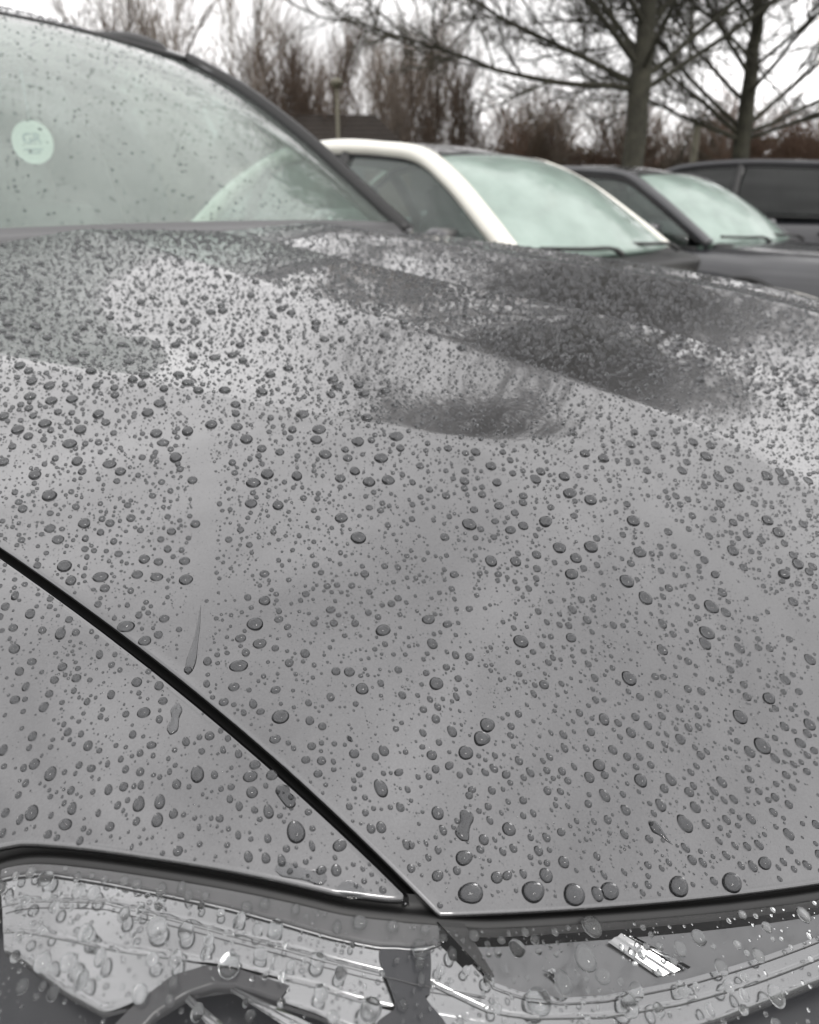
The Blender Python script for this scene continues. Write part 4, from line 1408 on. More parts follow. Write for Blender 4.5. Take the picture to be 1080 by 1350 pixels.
# ------------------------------------------------------------------ rain: beads on the bonnet, wing, lamp and glass
BEADS = (
    "-0.5742 0.5381 4.34 1.55;-0.5753 0.5233 3.64 1.45;-0.5696 0.5096 2.39 1.42;-0.5861 0.5183 2.39 1.42;-0.5833 0.5035 4.69 1.39;-0.5799 0.4867 4.87 1.57;"
    "-0.5970 0.4800 5.32 1.19;-0.5916 0.4630 4.65 1.17;-0.5819 0.4549 4.76 1.27;-0.5597 0.4833 2.60 1.66;-0.5603 0.4618 3.36 1.65;-0.5725 0.4797 2.42 1.56;"
    "-0.5545 0.4493 3.17 1.35;-0.5608 0.4389 3.24 1.35;-0.5498 0.4054 4.66 0.86;-0.5624 0.4001 4.06 1.14;-0.5834 0.4219 4.39 1.45;-0.5977 0.4443 2.78 1.45;"
    "-0.5929 0.4364 2.36 1.45;-0.6064 0.4639 2.99 1.29;-0.6102 0.4513 2.65 1.29;-0.6221 0.4649 3.63 1.70;-0.6113 0.4353 5.16 1.06;-0.6134 0.4247 2.41 1.43;"
    "-0.6256 0.4405 4.64 1.22;-0.6018 0.4115 4.38 1.35;-0.6014 0.4259 2.43 1.19;-0.5869 0.4082 3.02 1.04;-0.5752 0.3733 3.85 1.21;-0.5611 0.3617 5.03 1.51;"
    "-0.5913 0.3928 2.20 1.19;-0.6259 0.4276 3.15 1.19;-0.6154 0.4002 4.37 1.06;-0.6093 0.3938 2.17 1.43;-0.6380 0.4228 2.48 1.31;-0.6034 0.3894 2.41 1.14;"
    "-0.6222 0.4167 2.23 1.23;-0.5793 0.3608 3.05 0.80;-0.5809 0.3514 1.96 1.06;-0.5846 0.3417 4.18 1.31;-0.6293 0.3912 2.25 1.42;-0.6231 0.3791 3.49 1.34;"
    "-0.6499 0.4096 3.25 1.52;-0.6133 0.3626 3.42 0.82;-0.6137 0.3516 3.13 1.09;-0.6272 0.3672 2.50 1.22;-0.6457 0.3832 3.68 1.23;-0.5970 0.3557 2.17 1.02;"
    "-0.5904 0.3298 2.20 1.00;-0.5928 0.3159 2.79 1.05;-0.6204 0.3447 1.97 1.04;-0.6050 0.3264 1.94 1.01;-0.6070 0.4729 2.48 1.40;-0.6009 0.5038 2.32 1.55;"
    "-0.5479 0.4890 5.00 1.18;-0.5423 0.5222 4.95 1.29;-0.5127 0.4976 5.20 1.14;-0.4663 0.4830 5.63 1.31;-0.5267 0.4569 5.71 1.11;-0.5071 0.4446 5.72 0.89;"
    "-0.5384 0.4526 3.93 1.18;-0.5397 0.4399 3.58 1.45;-0.5154 0.4231 5.50 0.94;-0.5342 0.4228 3.51 1.30;-0.5205 0.4044 3.99 1.39;-0.5534 0.5581 4.52 1.14;"
    "-0.5380 0.6016 4.49 1.43;-0.5188 0.6046 4.56 1.07;-0.4852 0.5504 4.36 1.06;-0.5253 0.5380 4.48 1.12;-0.3632 0.4423 5.27 0.80;-0.3545 0.4309 4.93 1.47;"
    "-0.4564 0.4692 5.58 0.93;-0.4419 0.4659 4.07 1.03;-0.4462 0.4482 4.27 1.31;-0.4557 0.4062 8.31 0.94;-0.4347 0.4097 4.42 1.09;-0.4302 0.3675 7.32 0.80;"
    "-0.4388 0.3549 6.58 0.85;-0.4551 0.3452 3.32 1.44;-0.4247 0.3474 4.15 1.07;-0.4354 0.3327 6.04 0.80;-0.4196 0.3271 4.76 0.80;-0.5063 0.3945 6.93 0.97;"
    "-0.4890 0.3772 4.38 1.27;-0.4990 0.3273 5.63 0.88;-0.4716 0.2976 5.62 1.21;-0.4371 0.3032 2.84 1.51;-0.5188 0.3682 3.29 1.15;-0.4523 0.3076 2.54 1.59;"
    "-0.5270 0.3580 2.96 1.28;-0.5161 0.3380 2.43 1.34;-0.5463 0.3579 4.35 1.28;-0.5379 0.3441 3.47 0.96;-0.5172 0.3173 3.06 1.30;-0.5060 0.3057 4.35 1.04;"
    "-0.5157 0.2983 3.68 1.09;-0.5252 0.3109 2.31 1.03;-0.4996 0.2793 4.01 1.07;-0.4923 0.2751 2.53 1.24;-0.5440 0.3283 4.40 1.06;-0.5448 0.3140 3.06 1.12;"
    "-0.5404 0.3035 2.80 1.06;-0.5514 0.3092 2.12 1.27;-0.5114 0.2788 2.48 1.22;-0.5236 0.2832 3.79 1.08;-0.5170 0.2715 2.88 1.04;-0.5030 0.2581 4.11 0.95;"
    "-0.4863 0.2573 2.84 1.11;-0.5303 0.2827 1.65 1.38;-0.5664 0.3144 2.43 1.23;-0.5608 0.2915 3.97 0.95;-0.5504 0.2789 3.52 1.35;-0.5238 0.2599 3.24 1.26;"
    "-0.5350 0.2604 3.08 1.05;-0.5258 0.2473 3.70 1.07;-0.5166 0.2413 3.73 1.07;-0.5718 0.2906 3.80 0.87;-0.5594 0.2793 1.69 1.33;-0.4782 0.2672 4.89 0.80;"
    "-0.3453 0.4113 2.93 1.47;-0.3560 0.3861 2.82 1.58;-0.4699 0.2495 2.08 1.33;-0.4649 0.2377 2.65 1.05;-0.4549 0.2245 3.23 1.15;-0.4607 0.2276 2.29 1.05;"
    "-0.4412 0.2136 2.22 1.04;-0.4445 0.2062 2.31 1.41;-0.4593 0.2101 3.39 0.96;-0.4921 0.2377 2.42 1.07;-0.4758 0.2171 2.43 0.97;-0.4544 0.1979 2.25 1.01;"
    "-0.4842 0.2249 1.76 1.21;-0.4476 0.1864 3.39 1.43;-0.4383 0.1884 2.99 1.16;-0.4297 0.1770 3.59 1.06;-0.4207 0.1724 1.88 1.27;-0.3955 0.1814 3.45 0.91;"
    "-0.3887 0.1717 3.84 0.92;-0.3773 0.1993 2.57 1.39;-0.4838 0.2121 2.93 1.12;-0.4892 0.2080 2.25 1.08;-0.5077 0.2309 2.13 1.34;-0.4696 0.1990 2.97 1.00;"
    "-0.5057 0.2202 2.11 1.06;-0.5027 0.2110 2.52 1.19;-0.4857 0.1983 2.46 1.03;-0.4670 0.1827 2.61 0.92;-0.4721 0.1798 2.58 1.05;-0.4408 0.1671 4.96 0.81;"
    "-0.4440 0.1618 1.79 1.30;-0.4347 0.1566 3.97 0.98;-0.4860 0.1867 2.75 0.94;-0.5001 0.1938 2.39 1.00;-0.4834 0.1779 2.32 0.99;-0.4617 0.1677 2.17 1.14;"
    "-0.5232 0.2184 1.84 1.17;-0.5245 0.2030 1.51 1.40;-0.5120 0.1886 4.05 1.19;-0.5100 0.1825 2.02 1.07;-0.4747 0.1634 4.02 0.92;-0.4884 0.1693 2.91 0.95;"
    "-0.4972 0.1719 2.87 0.82;-0.4559 0.1558 2.18 0.97;-0.4984 0.1810 2.06 0.84;-0.5304 0.1911 2.46 1.05;-0.5092 0.1746 1.91 1.04;-0.4692 0.1379 5.06 0.88;"
    "-0.4602 0.1392 2.15 1.11;-0.4856 0.1482 3.70 0.95;-0.5009 0.1532 2.61 1.06;-0.4842 0.1389 3.28 0.99;-0.5250 0.1657 3.39 1.06;-0.5145 0.1575 3.04 0.99;"
    "-0.5403 0.1826 1.44 1.12;-0.5321 0.1720 1.44 1.12;-0.5092 0.1480 2.17 1.06;-0.4868 0.1329 2.04 1.14;-0.4972 0.1445 1.71 1.17;-0.4963 0.1348 3.60 0.80;"
    "-0.5476 0.1723 2.24 0.80;-0.5294 0.1584 1.91 0.86;-0.3360 0.1747 2.98 0.93;-0.3245 0.1663 3.02 1.33;-0.3048 0.1571 2.40 1.42;-0.3053 0.1444 3.51 1.29;"
    "-0.3372 0.1583 3.49 1.14;-0.3540 0.1692 3.28 1.49;-0.2959 0.1353 3.41 1.17;-0.3125 0.1322 4.84 1.19;-0.3698 0.1574 2.29 1.35;-0.3341 0.1374 2.68 1.31;"
    "-0.3725 0.1490 2.77 1.21;-0.3471 0.1355 3.14 1.47;-0.3097 0.1167 3.32 1.23;-0.3269 0.1178 3.37 1.58;-0.2850 0.0981 4.74 1.15;-0.2697 0.0939 3.24 1.44;"
    "-0.2770 0.0892 3.78 1.30;-0.2605 0.0890 2.69 1.70;-0.2548 0.0778 3.01 1.70;-0.3212 0.1057 3.94 1.10;-0.3471 0.1200 2.35 1.22;-0.3775 0.1270 2.23 1.60;"
    "-0.3531 0.1070 3.09 1.17;-0.3825 0.1220 2.21 1.25;-0.3258 0.0933 2.29 1.46;-0.3722 0.1212 2.12 1.37;-0.4165 0.1417 2.33 1.04;-0.3845 0.1132 2.44 1.09;"
    "-0.3732 0.1042 2.24 1.16;-0.3514 0.0941 2.32 1.32;-0.3613 0.0952 2.79 1.10;-0.3337 0.0822 4.38 0.92;-0.3382 0.0736 4.61 1.03;-0.4267 0.1328 4.89 0.92;"
    "-0.4141 0.1162 2.55 1.08;-0.3909 0.0999 2.41 1.27;-0.3623 0.0860 2.66 1.35;-0.3577 0.0784 2.55 1.45;-0.3872 0.0863 3.63 1.21;-0.4432 0.1314 1.99 1.20;"
    "-0.4467 0.1193 3.71 0.98;-0.4304 0.1140 1.91 1.31;-0.4121 0.0987 2.09 1.17;-0.4133 0.0940 2.54 1.24;-0.3946 0.0770 2.51 1.27;-0.4294 0.1062 2.25 1.08;"
    "-0.4591 0.1187 2.24 1.12;-0.3503 0.0607 2.71 1.28;-0.3557 0.0564 3.84 1.14;-0.3476 0.0495 2.47 1.46;-0.3552 0.0496 2.69 1.27;-0.4178 0.0856 2.75 0.81;"
    "-0.3742 0.0592 3.97 0.80;-0.3448 0.0678 2.21 1.30;-0.3105 0.0657 2.76 1.43;-0.6514 0.3583 4.60 1.05;-0.6662 0.3573 2.59 1.20;-0.6477 0.3391 2.12 1.26;"
    "-0.6525 0.3232 3.28 1.23;-0.6659 0.3317 2.68 1.02;-0.6680 0.3207 2.82 1.03;-0.6761 0.3011 3.46 1.17;-0.6794 0.2901 2.63 1.18;-0.6487 0.2793 2.65 1.18;"
    "-0.6693 0.2827 3.17 0.83;-0.6520 0.2650 2.57 0.91;-0.6440 0.2543 3.09 0.89;-0.6158 0.2837 2.57 1.08;-0.6366 0.2649 2.43 0.89;-0.6571 0.2724 2.41 0.89;"
    "-0.6810 0.2613 2.48 0.99;-0.6789 0.2489 3.29 0.80;-0.6780 0.2369 2.54 0.80;-0.6651 0.2415 2.08 0.91;-0.6990 0.2656 2.64 1.57;-0.7015 0.2850 2.38 1.34;"
    "-0.7003 0.2999 2.08 1.70;-0.6395 0.2125 3.57 0.95;-0.6274 0.2198 2.62 1.06;-0.6161 0.2325 2.18 0.94;-0.5762 0.2663 3.23 1.16;-0.5851 0.2771 3.25 0.96;"
    "-0.5600 0.2362 3.36 0.94;-0.5649 0.2198 4.03 0.99;-0.6003 0.1731 3.25 0.80;-0.6452 0.2033 2.66 0.80;-0.6491 0.2108 2.18 0.89;-0.6589 0.2006 3.25 0.80;"
    "-0.6347 0.1870 2.14 1.16;-0.6292 0.1596 2.73 1.04;-0.6274 0.1684 2.28 1.04;-0.6625 0.1723 3.26 0.81;-0.6552 0.1637 1.86 1.19;-0.6669 0.1943 2.07 0.84;"
    "-0.6665 0.1835 1.88 1.21;-0.6742 0.1917 1.89 0.91;-0.6558 0.1822 1.91 0.81;-0.6981 0.2094 2.37 0.87;-0.6920 0.2225 2.12 1.07;-0.6901 0.2084 1.75 0.91;"
    "-0.7303 0.2324 1.79 1.25;-0.7212 0.2237 1.60 1.25;-0.7193 0.2135 1.89 1.30;-0.6945 0.1888 1.69 1.41;-0.6736 0.2027 1.60 1.40;-0.6665 0.2110 1.97 1.17;"
    "-0.6788 0.2193 2.13 1.25;-0.6441 0.3143 2.44 1.10;-0.6348 0.3104 2.44 0.95;-0.6453 0.2729 2.25 0.99;-0.6368 0.2776 2.10 1.12;-0.6777 0.1809 1.85 1.47;"
    "-0.6870 0.1769 1.37 1.70;-0.6424 0.1367 2.16 1.24;-0.6276 0.2871 2.36 1.05;-0.6512 0.3113 2.00 1.17;-0.6315 0.2265 1.76 1.12;-0.6533 0.1588 1.70 0.98;"
    "-0.6491 0.1487 1.08 1.70;-0.6704 0.1669 1.98 0.80;-0.6667 0.1790 1.56 0.86;-0.6303 0.2076 1.88 0.97;-0.6140 0.1900 1.88 1.08;-0.6069 0.1838 1.88 1.07;"
    "-0.5814 0.2008 2.19 1.04;-0.5944 0.2207 1.84 1.01;-0.6095 0.1962 2.08 0.80;-0.6943 0.2445 1.87 1.70;-0.6958 0.2030 1.57 1.35;-0.7099 0.2198 1.28 1.28;"
    "-0.7173 0.2429 1.67 1.05;-0.7104 0.2369 1.32 1.33;-0.7152 0.2727 2.30 1.16;-0.7194 0.2610 1.90 1.23;-0.7214 0.2528 1.70 1.60;-0.7061 0.2050 1.56 1.34;"
    "-0.7097 0.2290 1.46 1.29;-0.6621 0.1558 1.68 0.96;-0.7029 0.2728 1.78 1.15;-0.6944 0.2616 1.75 1.14;-0.6721 0.2750 2.20 0.97;-0.6651 0.2657 1.63 1.17;"
    "-0.4731 0.1143 4.15 1.08;-0.4740 0.1031 3.93 1.14;-0.4440 0.0782 4.37 1.14;-0.4399 0.0714 2.64 1.49;-0.5590 0.1551 1.81 0.96;-0.5164 0.1232 2.30 1.41;"
    "-0.5151 0.1155 2.30 1.17;-0.5057 0.1058 1.95 1.16;-0.4805 0.0904 2.45 1.50;-0.4637 0.0729 4.00 1.25;-0.4713 0.0708 3.11 1.40;-0.4568 0.0578 2.56 1.70;"
    "-0.4956 0.0837 2.77 1.33;-0.5314 0.1153 2.60 0.95;-0.5541 0.1293 3.58 1.01;-0.5886 0.1544 2.57 1.26;-0.5795 0.1636 2.81 0.80;-0.5746 0.1564 2.11 0.80;"
    "-0.5472 0.1219 1.63 1.22;-0.5806 0.1397 2.06 1.06;-0.5528 0.1153 1.61 1.21;-0.4900 0.0724 2.00 1.20;-0.5932 0.1431 1.68 1.02;-0.6030 0.1412 3.14 1.13;"
    "-0.5935 0.1365 1.67 1.02;-0.6011 0.1320 1.65 1.63;-0.6109 0.1384 1.46 1.26;-0.5257 0.0873 3.74 1.12;-0.5641 0.1107 2.27 1.08;-0.5720 0.1114 1.55 1.60;"
    "-0.4535 0.0350 2.59 1.70;-0.4269 0.0296 2.95 1.26;-0.5135 0.0794 1.92 1.00;-0.6007 0.1163 3.27 0.99;-0.6148 0.1241 2.24 1.45;-0.6074 0.1145 3.39 0.87;"
    "-0.5928 0.1096 1.65 1.00;-0.6247 0.1313 1.58 1.45;-0.5549 0.0853 2.65 1.29;-0.5502 0.0744 2.32 1.10;-0.5511 0.0803 1.78 1.21;-0.5304 0.0686 1.86 1.25;"
    "-0.5619 0.0939 1.75 1.19;-0.4969 0.0433 3.58 1.17;-0.4732 0.0370 3.33 0.90;-0.4691 0.0182 2.95 1.30;-0.4820 0.0266 2.26 1.24;-0.5025 0.0308 3.95 1.18;"
    "-0.5108 0.0339 2.52 1.42;-0.4840 0.0185 2.46 1.38;-0.5335 0.0581 2.40 1.14;-0.5248 0.0579 1.88 1.27;-0.5203 0.0548 1.71 1.28;-0.5807 0.0973 1.18 1.70;"
    "-0.5814 0.0903 1.85 1.49;-0.5645 0.0761 2.09 1.07;-0.5652 0.0862 1.91 0.94;-0.5414 0.0764 2.00 0.98;-0.5191 0.0646 1.71 1.70;-0.4758 0.0329 1.66 1.39;"
    "-0.4826 0.0448 2.24 1.09;-0.5007 0.0613 1.97 1.32;-0.4746 0.0562 2.07 1.23;-0.3923 0.0486 2.88 1.32;-0.4275 0.0779 2.70 1.23;-0.4547 0.0981 2.36 0.99;"
    "-0.4480 0.0875 1.95 1.28;-0.4464 0.0512 1.96 1.28;-0.4409 0.0469 1.98 1.30;-0.7333 0.2296 1.21 1.38;-0.7396 0.2366 1.80 1.60;-0.7352 0.2229 1.99 1.16;"
    "-0.7334 0.2153 2.36 1.49;-0.7383 0.2248 1.36 1.11;-0.7253 0.2099 1.33 1.09;-0.7232 0.2056 1.55 0.90;-0.7185 0.2025 1.16 1.70;-0.7144 0.2004 1.23 1.37;"
    "-0.7154 0.1961 1.38 1.32;-0.7085 0.1972 1.38 1.21;-0.7040 0.1966 1.69 0.80;-0.6993 0.1763 2.85 1.35;-0.7065 0.1787 1.79 1.23;-0.7055 0.1840 1.13 1.51;"
    "-0.7151 0.1876 1.43 1.59;-0.7194 0.1916 1.66 1.05;-0.7169 0.1891 1.06 1.30;-0.7234 0.1948 1.67 1.32;-0.7319 0.2047 1.46 1.26;-0.7406 0.2196 1.35 1.17;"
    "-0.7443 0.2094 2.49 1.30;-0.7349 0.1994 1.91 1.48;-0.7479 0.2109 1.40 1.62;-0.7243 0.1881 1.35 1.17;-0.7211 0.1869 1.05 1.21;-0.7300 0.1912 1.21 1.33;"
    "-0.7193 0.1830 2.39 1.25;-0.7141 0.1782 2.23 1.48;-0.7133 0.1717 1.69 1.17;-0.7182 0.1741 2.21 1.25;-0.7231 0.1791 1.41 1.26;-0.7299 0.1846 1.64 0.99;"
    "-0.7536 0.2122 1.33 1.52;-0.7391 0.1970 2.13 0.80;-0.7406 0.2033 1.08 1.48;-0.7431 0.1947 2.73 0.80;-0.7387 0.1889 1.35 1.23;-0.7331 0.1784 2.36 0.96;"
    "-0.7246 0.1653 2.32 0.98;-0.7212 0.1597 2.74 0.92;-0.7180 0.1543 1.80 0.92;-0.7102 0.1620 1.02 1.70;-0.7287 0.1740 0.88 1.70;-0.7273 0.1984 1.07 1.23;"
    "-0.7090 0.1850 1.05 1.22;-0.7442 0.2182 1.26 1.18;-0.7041 0.1749 1.04 1.28;-0.7359 0.1910 1.05 1.13;-0.7353 0.1887 1.05 1.12;-0.6828 0.1792 1.30 1.16;"
    "-0.6840 0.1718 1.59 1.29;-0.6825 0.1646 1.95 0.88;-0.6866 0.1625 2.38 0.80;-0.6806 0.1576 2.08 0.89;-0.6952 0.1718 1.49 1.33;-0.6939 0.1644 1.33 1.16;"
    "-0.6899 0.1579 2.14 1.15;-0.6962 0.1575 1.54 1.70;-0.6933 0.1528 1.31 1.21;-0.6902 0.1491 2.19 1.54;-0.6880 0.1378 3.61 1.19;-0.6883 0.1453 1.09 0.95;"
    "-0.6871 0.1309 1.44 1.70;-0.6800 0.1246 2.31 0.88;-0.6802 0.1395 1.32 0.91;-0.6963 0.1429 1.44 1.33;-0.7026 0.1507 1.30 1.61;-0.7046 0.1434 1.72 1.36;"
    "-0.7008 0.1390 1.71 1.44;-0.6976 0.1348 1.78 1.70;-0.6952 0.1307 1.00 1.46;-0.6901 0.1236 1.71 0.83;-0.7121 0.1457 1.64 0.86;-0.7071 0.1383 2.42 0.81;"
    "-0.7018 0.1319 2.41 0.80;-0.6830 0.1347 1.16 1.02;-0.7036 0.1545 1.01 1.17;-0.7072 0.1510 1.08 1.01;-0.6677 0.1626 1.14 1.23;-0.6675 0.1535 1.66 0.90;"
    "-0.6678 0.1469 1.65 0.90;-0.6489 0.1481 1.08 1.70;-0.6467 0.1372 1.61 1.18;-0.6540 0.1282 3.01 1.48;-0.6563 0.1366 1.36 0.80;-0.6443 0.1275 1.68 0.80;"
    "-0.6616 0.1346 1.19 1.05;-0.6610 0.1298 1.19 1.11;-0.6536 0.1192 1.72 1.24;-0.6673 0.1214 1.76 1.22;-0.6642 0.1193 1.99 1.24;-0.6677 0.1314 1.33 1.22;"
    "-0.6466 0.1214 1.29 1.52;-0.6616 0.1098 1.62 1.54;-0.6686 0.1422 0.97 1.05;-0.6759 0.1295 1.09 1.21;-0.6174 0.1153 3.09 0.88;-0.6290 0.1234 2.11 0.99;"
    "-0.6294 0.1278 1.25 0.93;-0.6227 0.1247 1.42 1.09;-0.6268 0.1165 1.80 0.80;-0.6087 0.1071 1.36 1.17;-0.6022 0.0997 1.87 1.22;-0.6174 0.1059 1.58 1.45;"
    "-0.6111 0.1000 1.84 0.83;-0.6209 0.1003 1.65 1.19;-0.6063 0.0948 1.37 1.10;-0.6124 0.0972 1.27 1.02;-0.6264 0.1117 1.40 1.08;-0.6270 0.1054 1.55 0.80;"
    "-0.6296 0.1049 1.55 1.01;-0.6443 0.1089 2.50 1.02;-0.6270 0.0979 1.48 1.13;-0.6305 0.0947 1.47 1.44;-0.6137 0.0903 1.67 0.86;-0.6271 0.0883 2.64 1.17;"
    "-0.6378 0.0924 1.98 1.06;-0.6415 0.0914 1.52 1.11;-0.6314 0.0835 1.62 1.23;-0.6355 0.0855 1.45 1.30;-0.6186 0.0872 1.34 1.08;-0.6229 0.0811 1.33 1.01;"
    "-0.6181 0.0771 1.73 1.19;-0.6246 0.0767 1.87 1.17;-0.6485 0.0937 3.00 0.80;-0.6203 0.0682 2.20 1.08;-0.6118 0.0742 1.67 0.92;-0.6538 0.0930 1.56 1.09;"
    "-0.6605 0.0965 2.06 0.80;-0.6357 0.0764 1.53 1.35;-0.6443 0.0822 2.19 0.80;-0.6295 0.0704 2.63 1.07;-0.5850 0.0694 2.34 1.55;-0.5756 0.0769 2.72 0.96;"
    "-0.5836 0.0772 2.26 1.19;-0.5736 0.0841 1.54 1.45;-0.5850 0.0836 1.42 1.51;-0.5909 0.0859 1.74 1.07;-0.5923 0.0824 1.57 1.06;-0.5939 0.0933 1.32 1.20;"
    "-0.5773 0.0733 1.78 0.91;-0.5935 0.0723 1.65 1.00;-0.5986 0.0822 1.47 1.05;-0.5926 0.0641 1.74 1.13;-0.6048 0.0809 1.21 1.19;-0.6011 0.0774 1.14 1.37;"
    "-0.5978 0.0675 1.23 1.37;-0.6082 0.0606 1.53 1.10;-0.6119 0.0557 1.36 1.70;-0.6256 0.0723 1.32 0.94;-0.6408 0.0800 1.82 0.80;-0.6586 0.1021 1.26 1.16;"
    "-0.6540 0.1013 1.41 1.16;-0.6557 0.1055 1.04 1.70;-0.6602 0.1086 1.40 1.21;-0.6191 0.0939 1.18 1.24;-0.5369 0.0633 1.28 1.64;-0.5422 0.0619 1.45 1.70;"
    "-0.5481 0.0661 1.71 1.36;-0.5033 0.0245 1.98 1.70;-0.4952 0.0213 1.91 1.35;-0.4875 0.0142 1.64 1.47;-0.4754 0.0175 1.98 1.49;-0.5327 0.0488 1.95 1.12;"
    "-0.5285 0.0476 1.40 1.55;-0.5315 0.0520 1.39 1.35;-0.5572 0.0669 1.68 1.19;-0.5564 0.0620 1.68 1.06;-0.5393 0.0481 1.47 1.41;-0.5442 0.0487 1.54 1.31;"
    "-0.5664 0.0620 2.95 0.95;-0.5550 0.0534 2.49 1.44;-0.5689 0.0518 2.42 1.36;-0.5533 0.0457 2.14 1.10;-0.5491 0.0455 1.62 1.22;-0.5436 0.0384 1.82 1.58;"
    "-0.5365 0.0376 2.31 1.47;-0.5070 0.0182 1.87 1.32;-0.4984 0.0174 1.60 1.54;-0.5239 0.0289 1.61 1.19;-0.5104 0.0143 1.57 1.70;-0.5259 0.0245 1.61 1.19;"
    "-0.5299 0.0283 1.41 1.27;-0.5436 0.0339 1.46 1.58;-0.5572 0.0414 2.31 1.31;-0.5831 0.0609 2.10 1.25;-0.5746 0.0523 1.37 1.41;-0.5674 0.0418 3.31 1.36;"
    "-0.5508 0.0301 1.81 1.36;-0.5413 0.0229 2.03 1.56;-0.5200 0.0131 1.83 1.14;-0.5451 0.0297 1.28 1.03;-0.5334 0.0091 2.26 1.51;-0.5854 0.0493 1.68 1.02;"
    "-0.5921 0.0570 1.74 1.37;-0.5763 0.0378 1.72 1.56;-0.5620 0.0292 1.42 1.70;-0.5582 0.0238 1.43 1.70;-0.5491 0.0168 1.83 1.70;-0.5398 0.0068 1.49 1.70;"
    "-0.5650 0.0250 1.59 1.70;-0.5784 0.0341 1.89 1.22;-0.5758 0.0307 1.64 1.65;-0.5543 0.0126 2.81 0.80;-0.5470 0.0072 1.48 1.60;-0.5396 -0.0004 1.78 1.34;"
    "-0.5871 0.0402 1.35 1.62;-0.5948 0.0455 1.49 1.27;-0.5636 0.0192 1.51 1.28;-0.6047 0.0508 1.22 1.60;-0.5182 0.0017 1.85 1.16;-0.5914 0.0413 1.17 1.41;"
    "-0.5511 0.0080 1.10 1.58;-0.5461 0.0031 1.30 1.35;-0.5261 0.0202 1.42 1.09;-0.6556 0.0856 5.04 0.80;-0.6378 0.0708 5.81 0.80;-0.6268 0.0601 4.37 0.91;"
    "-0.6195 0.0543 2.53 1.24;-0.6151 0.0516 3.51 0.80;-0.5921 0.0339 4.02 0.80;-0.5732 0.0196 5.24 0.80;-0.5594 0.0070 2.17 1.68;"
)

rngd = np.random.default_rng(77)


def grad_at(f, x, y, e=0.003):
    return (f(x + e, y) - f(x - e, y)) / (2 * e), (f(x, y + e) - f(x, y - e)) / (2 * e)


def frame_at(x, y):
    """points, normals, downhill and across directions on the bodywork"""
    z = car_z(x, y)
    gx, gy = grad_at(car_z, x, y)
    n = np.stack([-gx, -gy, np.ones_like(gx)], -1)
    n /= np.linalg.norm(n, axis=-1, keepdims=True)
    dh = np.stack([-gx, -gy, -(gx * gx + gy * gy)], -1)
    dh /= np.linalg.norm(dh, axis=-1, keepdims=True) + 1e-9
    ac = np.cross(n, dh)
    return np.stack([x, y, z], -1), n, dh, ac


def dome(seg, rings, theta=1.38):
    """unit spherical-cap dome: (K,3) with r<=1, z<=1; slightly sunk skirt"""
    ph = np.linspace(0, theta, rings + 1)[1:]
    rr = np.sin(ph) / math.sin(theta)
    zz = (np.cos(ph) - math.cos(theta)) / (1 - math.cos(theta))
    a = np.arange(seg) * 2 * math.pi / seg
    V = [np.array([[0, 0, 1.0]])]
    for r_, z_ in zip(rr, zz):
        V.append(np.stack([r_ * np.cos(a), r_ * np.sin(a), np.full(seg, z_)], -1))
    V.append(np.stack([np.cos(a), np.sin(a), np.full(seg, -0.06)], -1))
    V = np.concatenate(V)
    tr = [(0, 1 + j, 1 + (j + 1) % seg) for j in range(seg)]
    q = []
    for i in range(rings):
        for j in range(seg):
            k = (j + 1) % seg
            q.append((1 + i * seg + j, 1 + (i + 1) * seg + j, 1 + (i + 1) * seg + k, 1 + i * seg + k))
    return V, np.array(q), np.array(tr)


def bead_height(r):
    return np.where(r < 0.0018, 0.86 * r, 0.00155 + 0.52 * (r - 0.0018))


def wobble(V, n, amp, rng):
    """per-drop uneven outline: (n,K) radial factor"""
    ang = np.arctan2(V[:, 1], V[:, 0])[None]
    f = np.ones((n, len(V)))
    for k in ((2, 3) if n == 1 else (2, 3, 4)):
        f = f + (rng.normal(size=(n, 1)) * amp / (k - 0.6)) * np.cos(k * ang + rng.uniform(0, 6.283, (n, 1)))
    return f


def bead_block(P, nr, dh, ac, r, el, tmpl, rng, amp):
    V, q, tr = tmpl
    n = len(P)
    h = bead_height(r)
    f = wobble(V, n, np.broadcast_to(np.asarray(amp), (n,))[:, None], rng)
    se = np.sqrt(el)
    # taper: rounder, fatter at the downhill end
    x = V[None, :, 0] * f * (r * se)[:, None]
    y = V[None, :, 1] * f * (r / se)[:, None] * (1 + 0.10 * V[None, :, 0] * (el > 1.1)[:, None])
    z = V[None, :, 2] * h[:, None] * (1 + 0.10 * V[None, :, 0] * (el > 1.1)[:, None])
    W = P[:, None] + x[..., None] * dh[:, None] + y[..., None] * ac[:, None] + z[..., None] * nr[:, None]
    k = (np.arange(n) * len(V))[:, None, None]
    return W.reshape(-1, 3), (q[None] + k).reshape(-1, 4), (tr[None] + k).reshape(-1, 3)


class Darts:
    def __init__(self, cell=0.006):
        self.c = cell
        self.g = {}

    def free(self, x, y, r, gap):
        i, j = int(x // self.c), int(y // self.c)
        for a in range(i - 2, i + 3):
            for b_ in range(j - 2, j + 3):
                for (u, v, s) in self.g.get((a, b_), ()):
                    lim = s + r + gap * (s + r)
                    if (u - x) ** 2 + (v - y) ** 2 < lim * lim:
                        return False
        return True

    def add(self, x, y, r):
        self.g.setdefault((int(x // self.c), int(y // self.c)), []).append((x, y, r))


def seg_dist(x, y, pts):
    p = np.array(pts)
    best = 9.0
    for a, b_ in zip(p[:-1], p[1:]):
        d = b_ - a
        t_ = min(1, max(0, ((x - a[0]) * d[0] + (y - a[1]) * d[1]) / (d @ d)))
        best = min(best, math.hypot(x - a[0] - t_ * d[0], y - a[1] - t_ * d[1]))
    return best


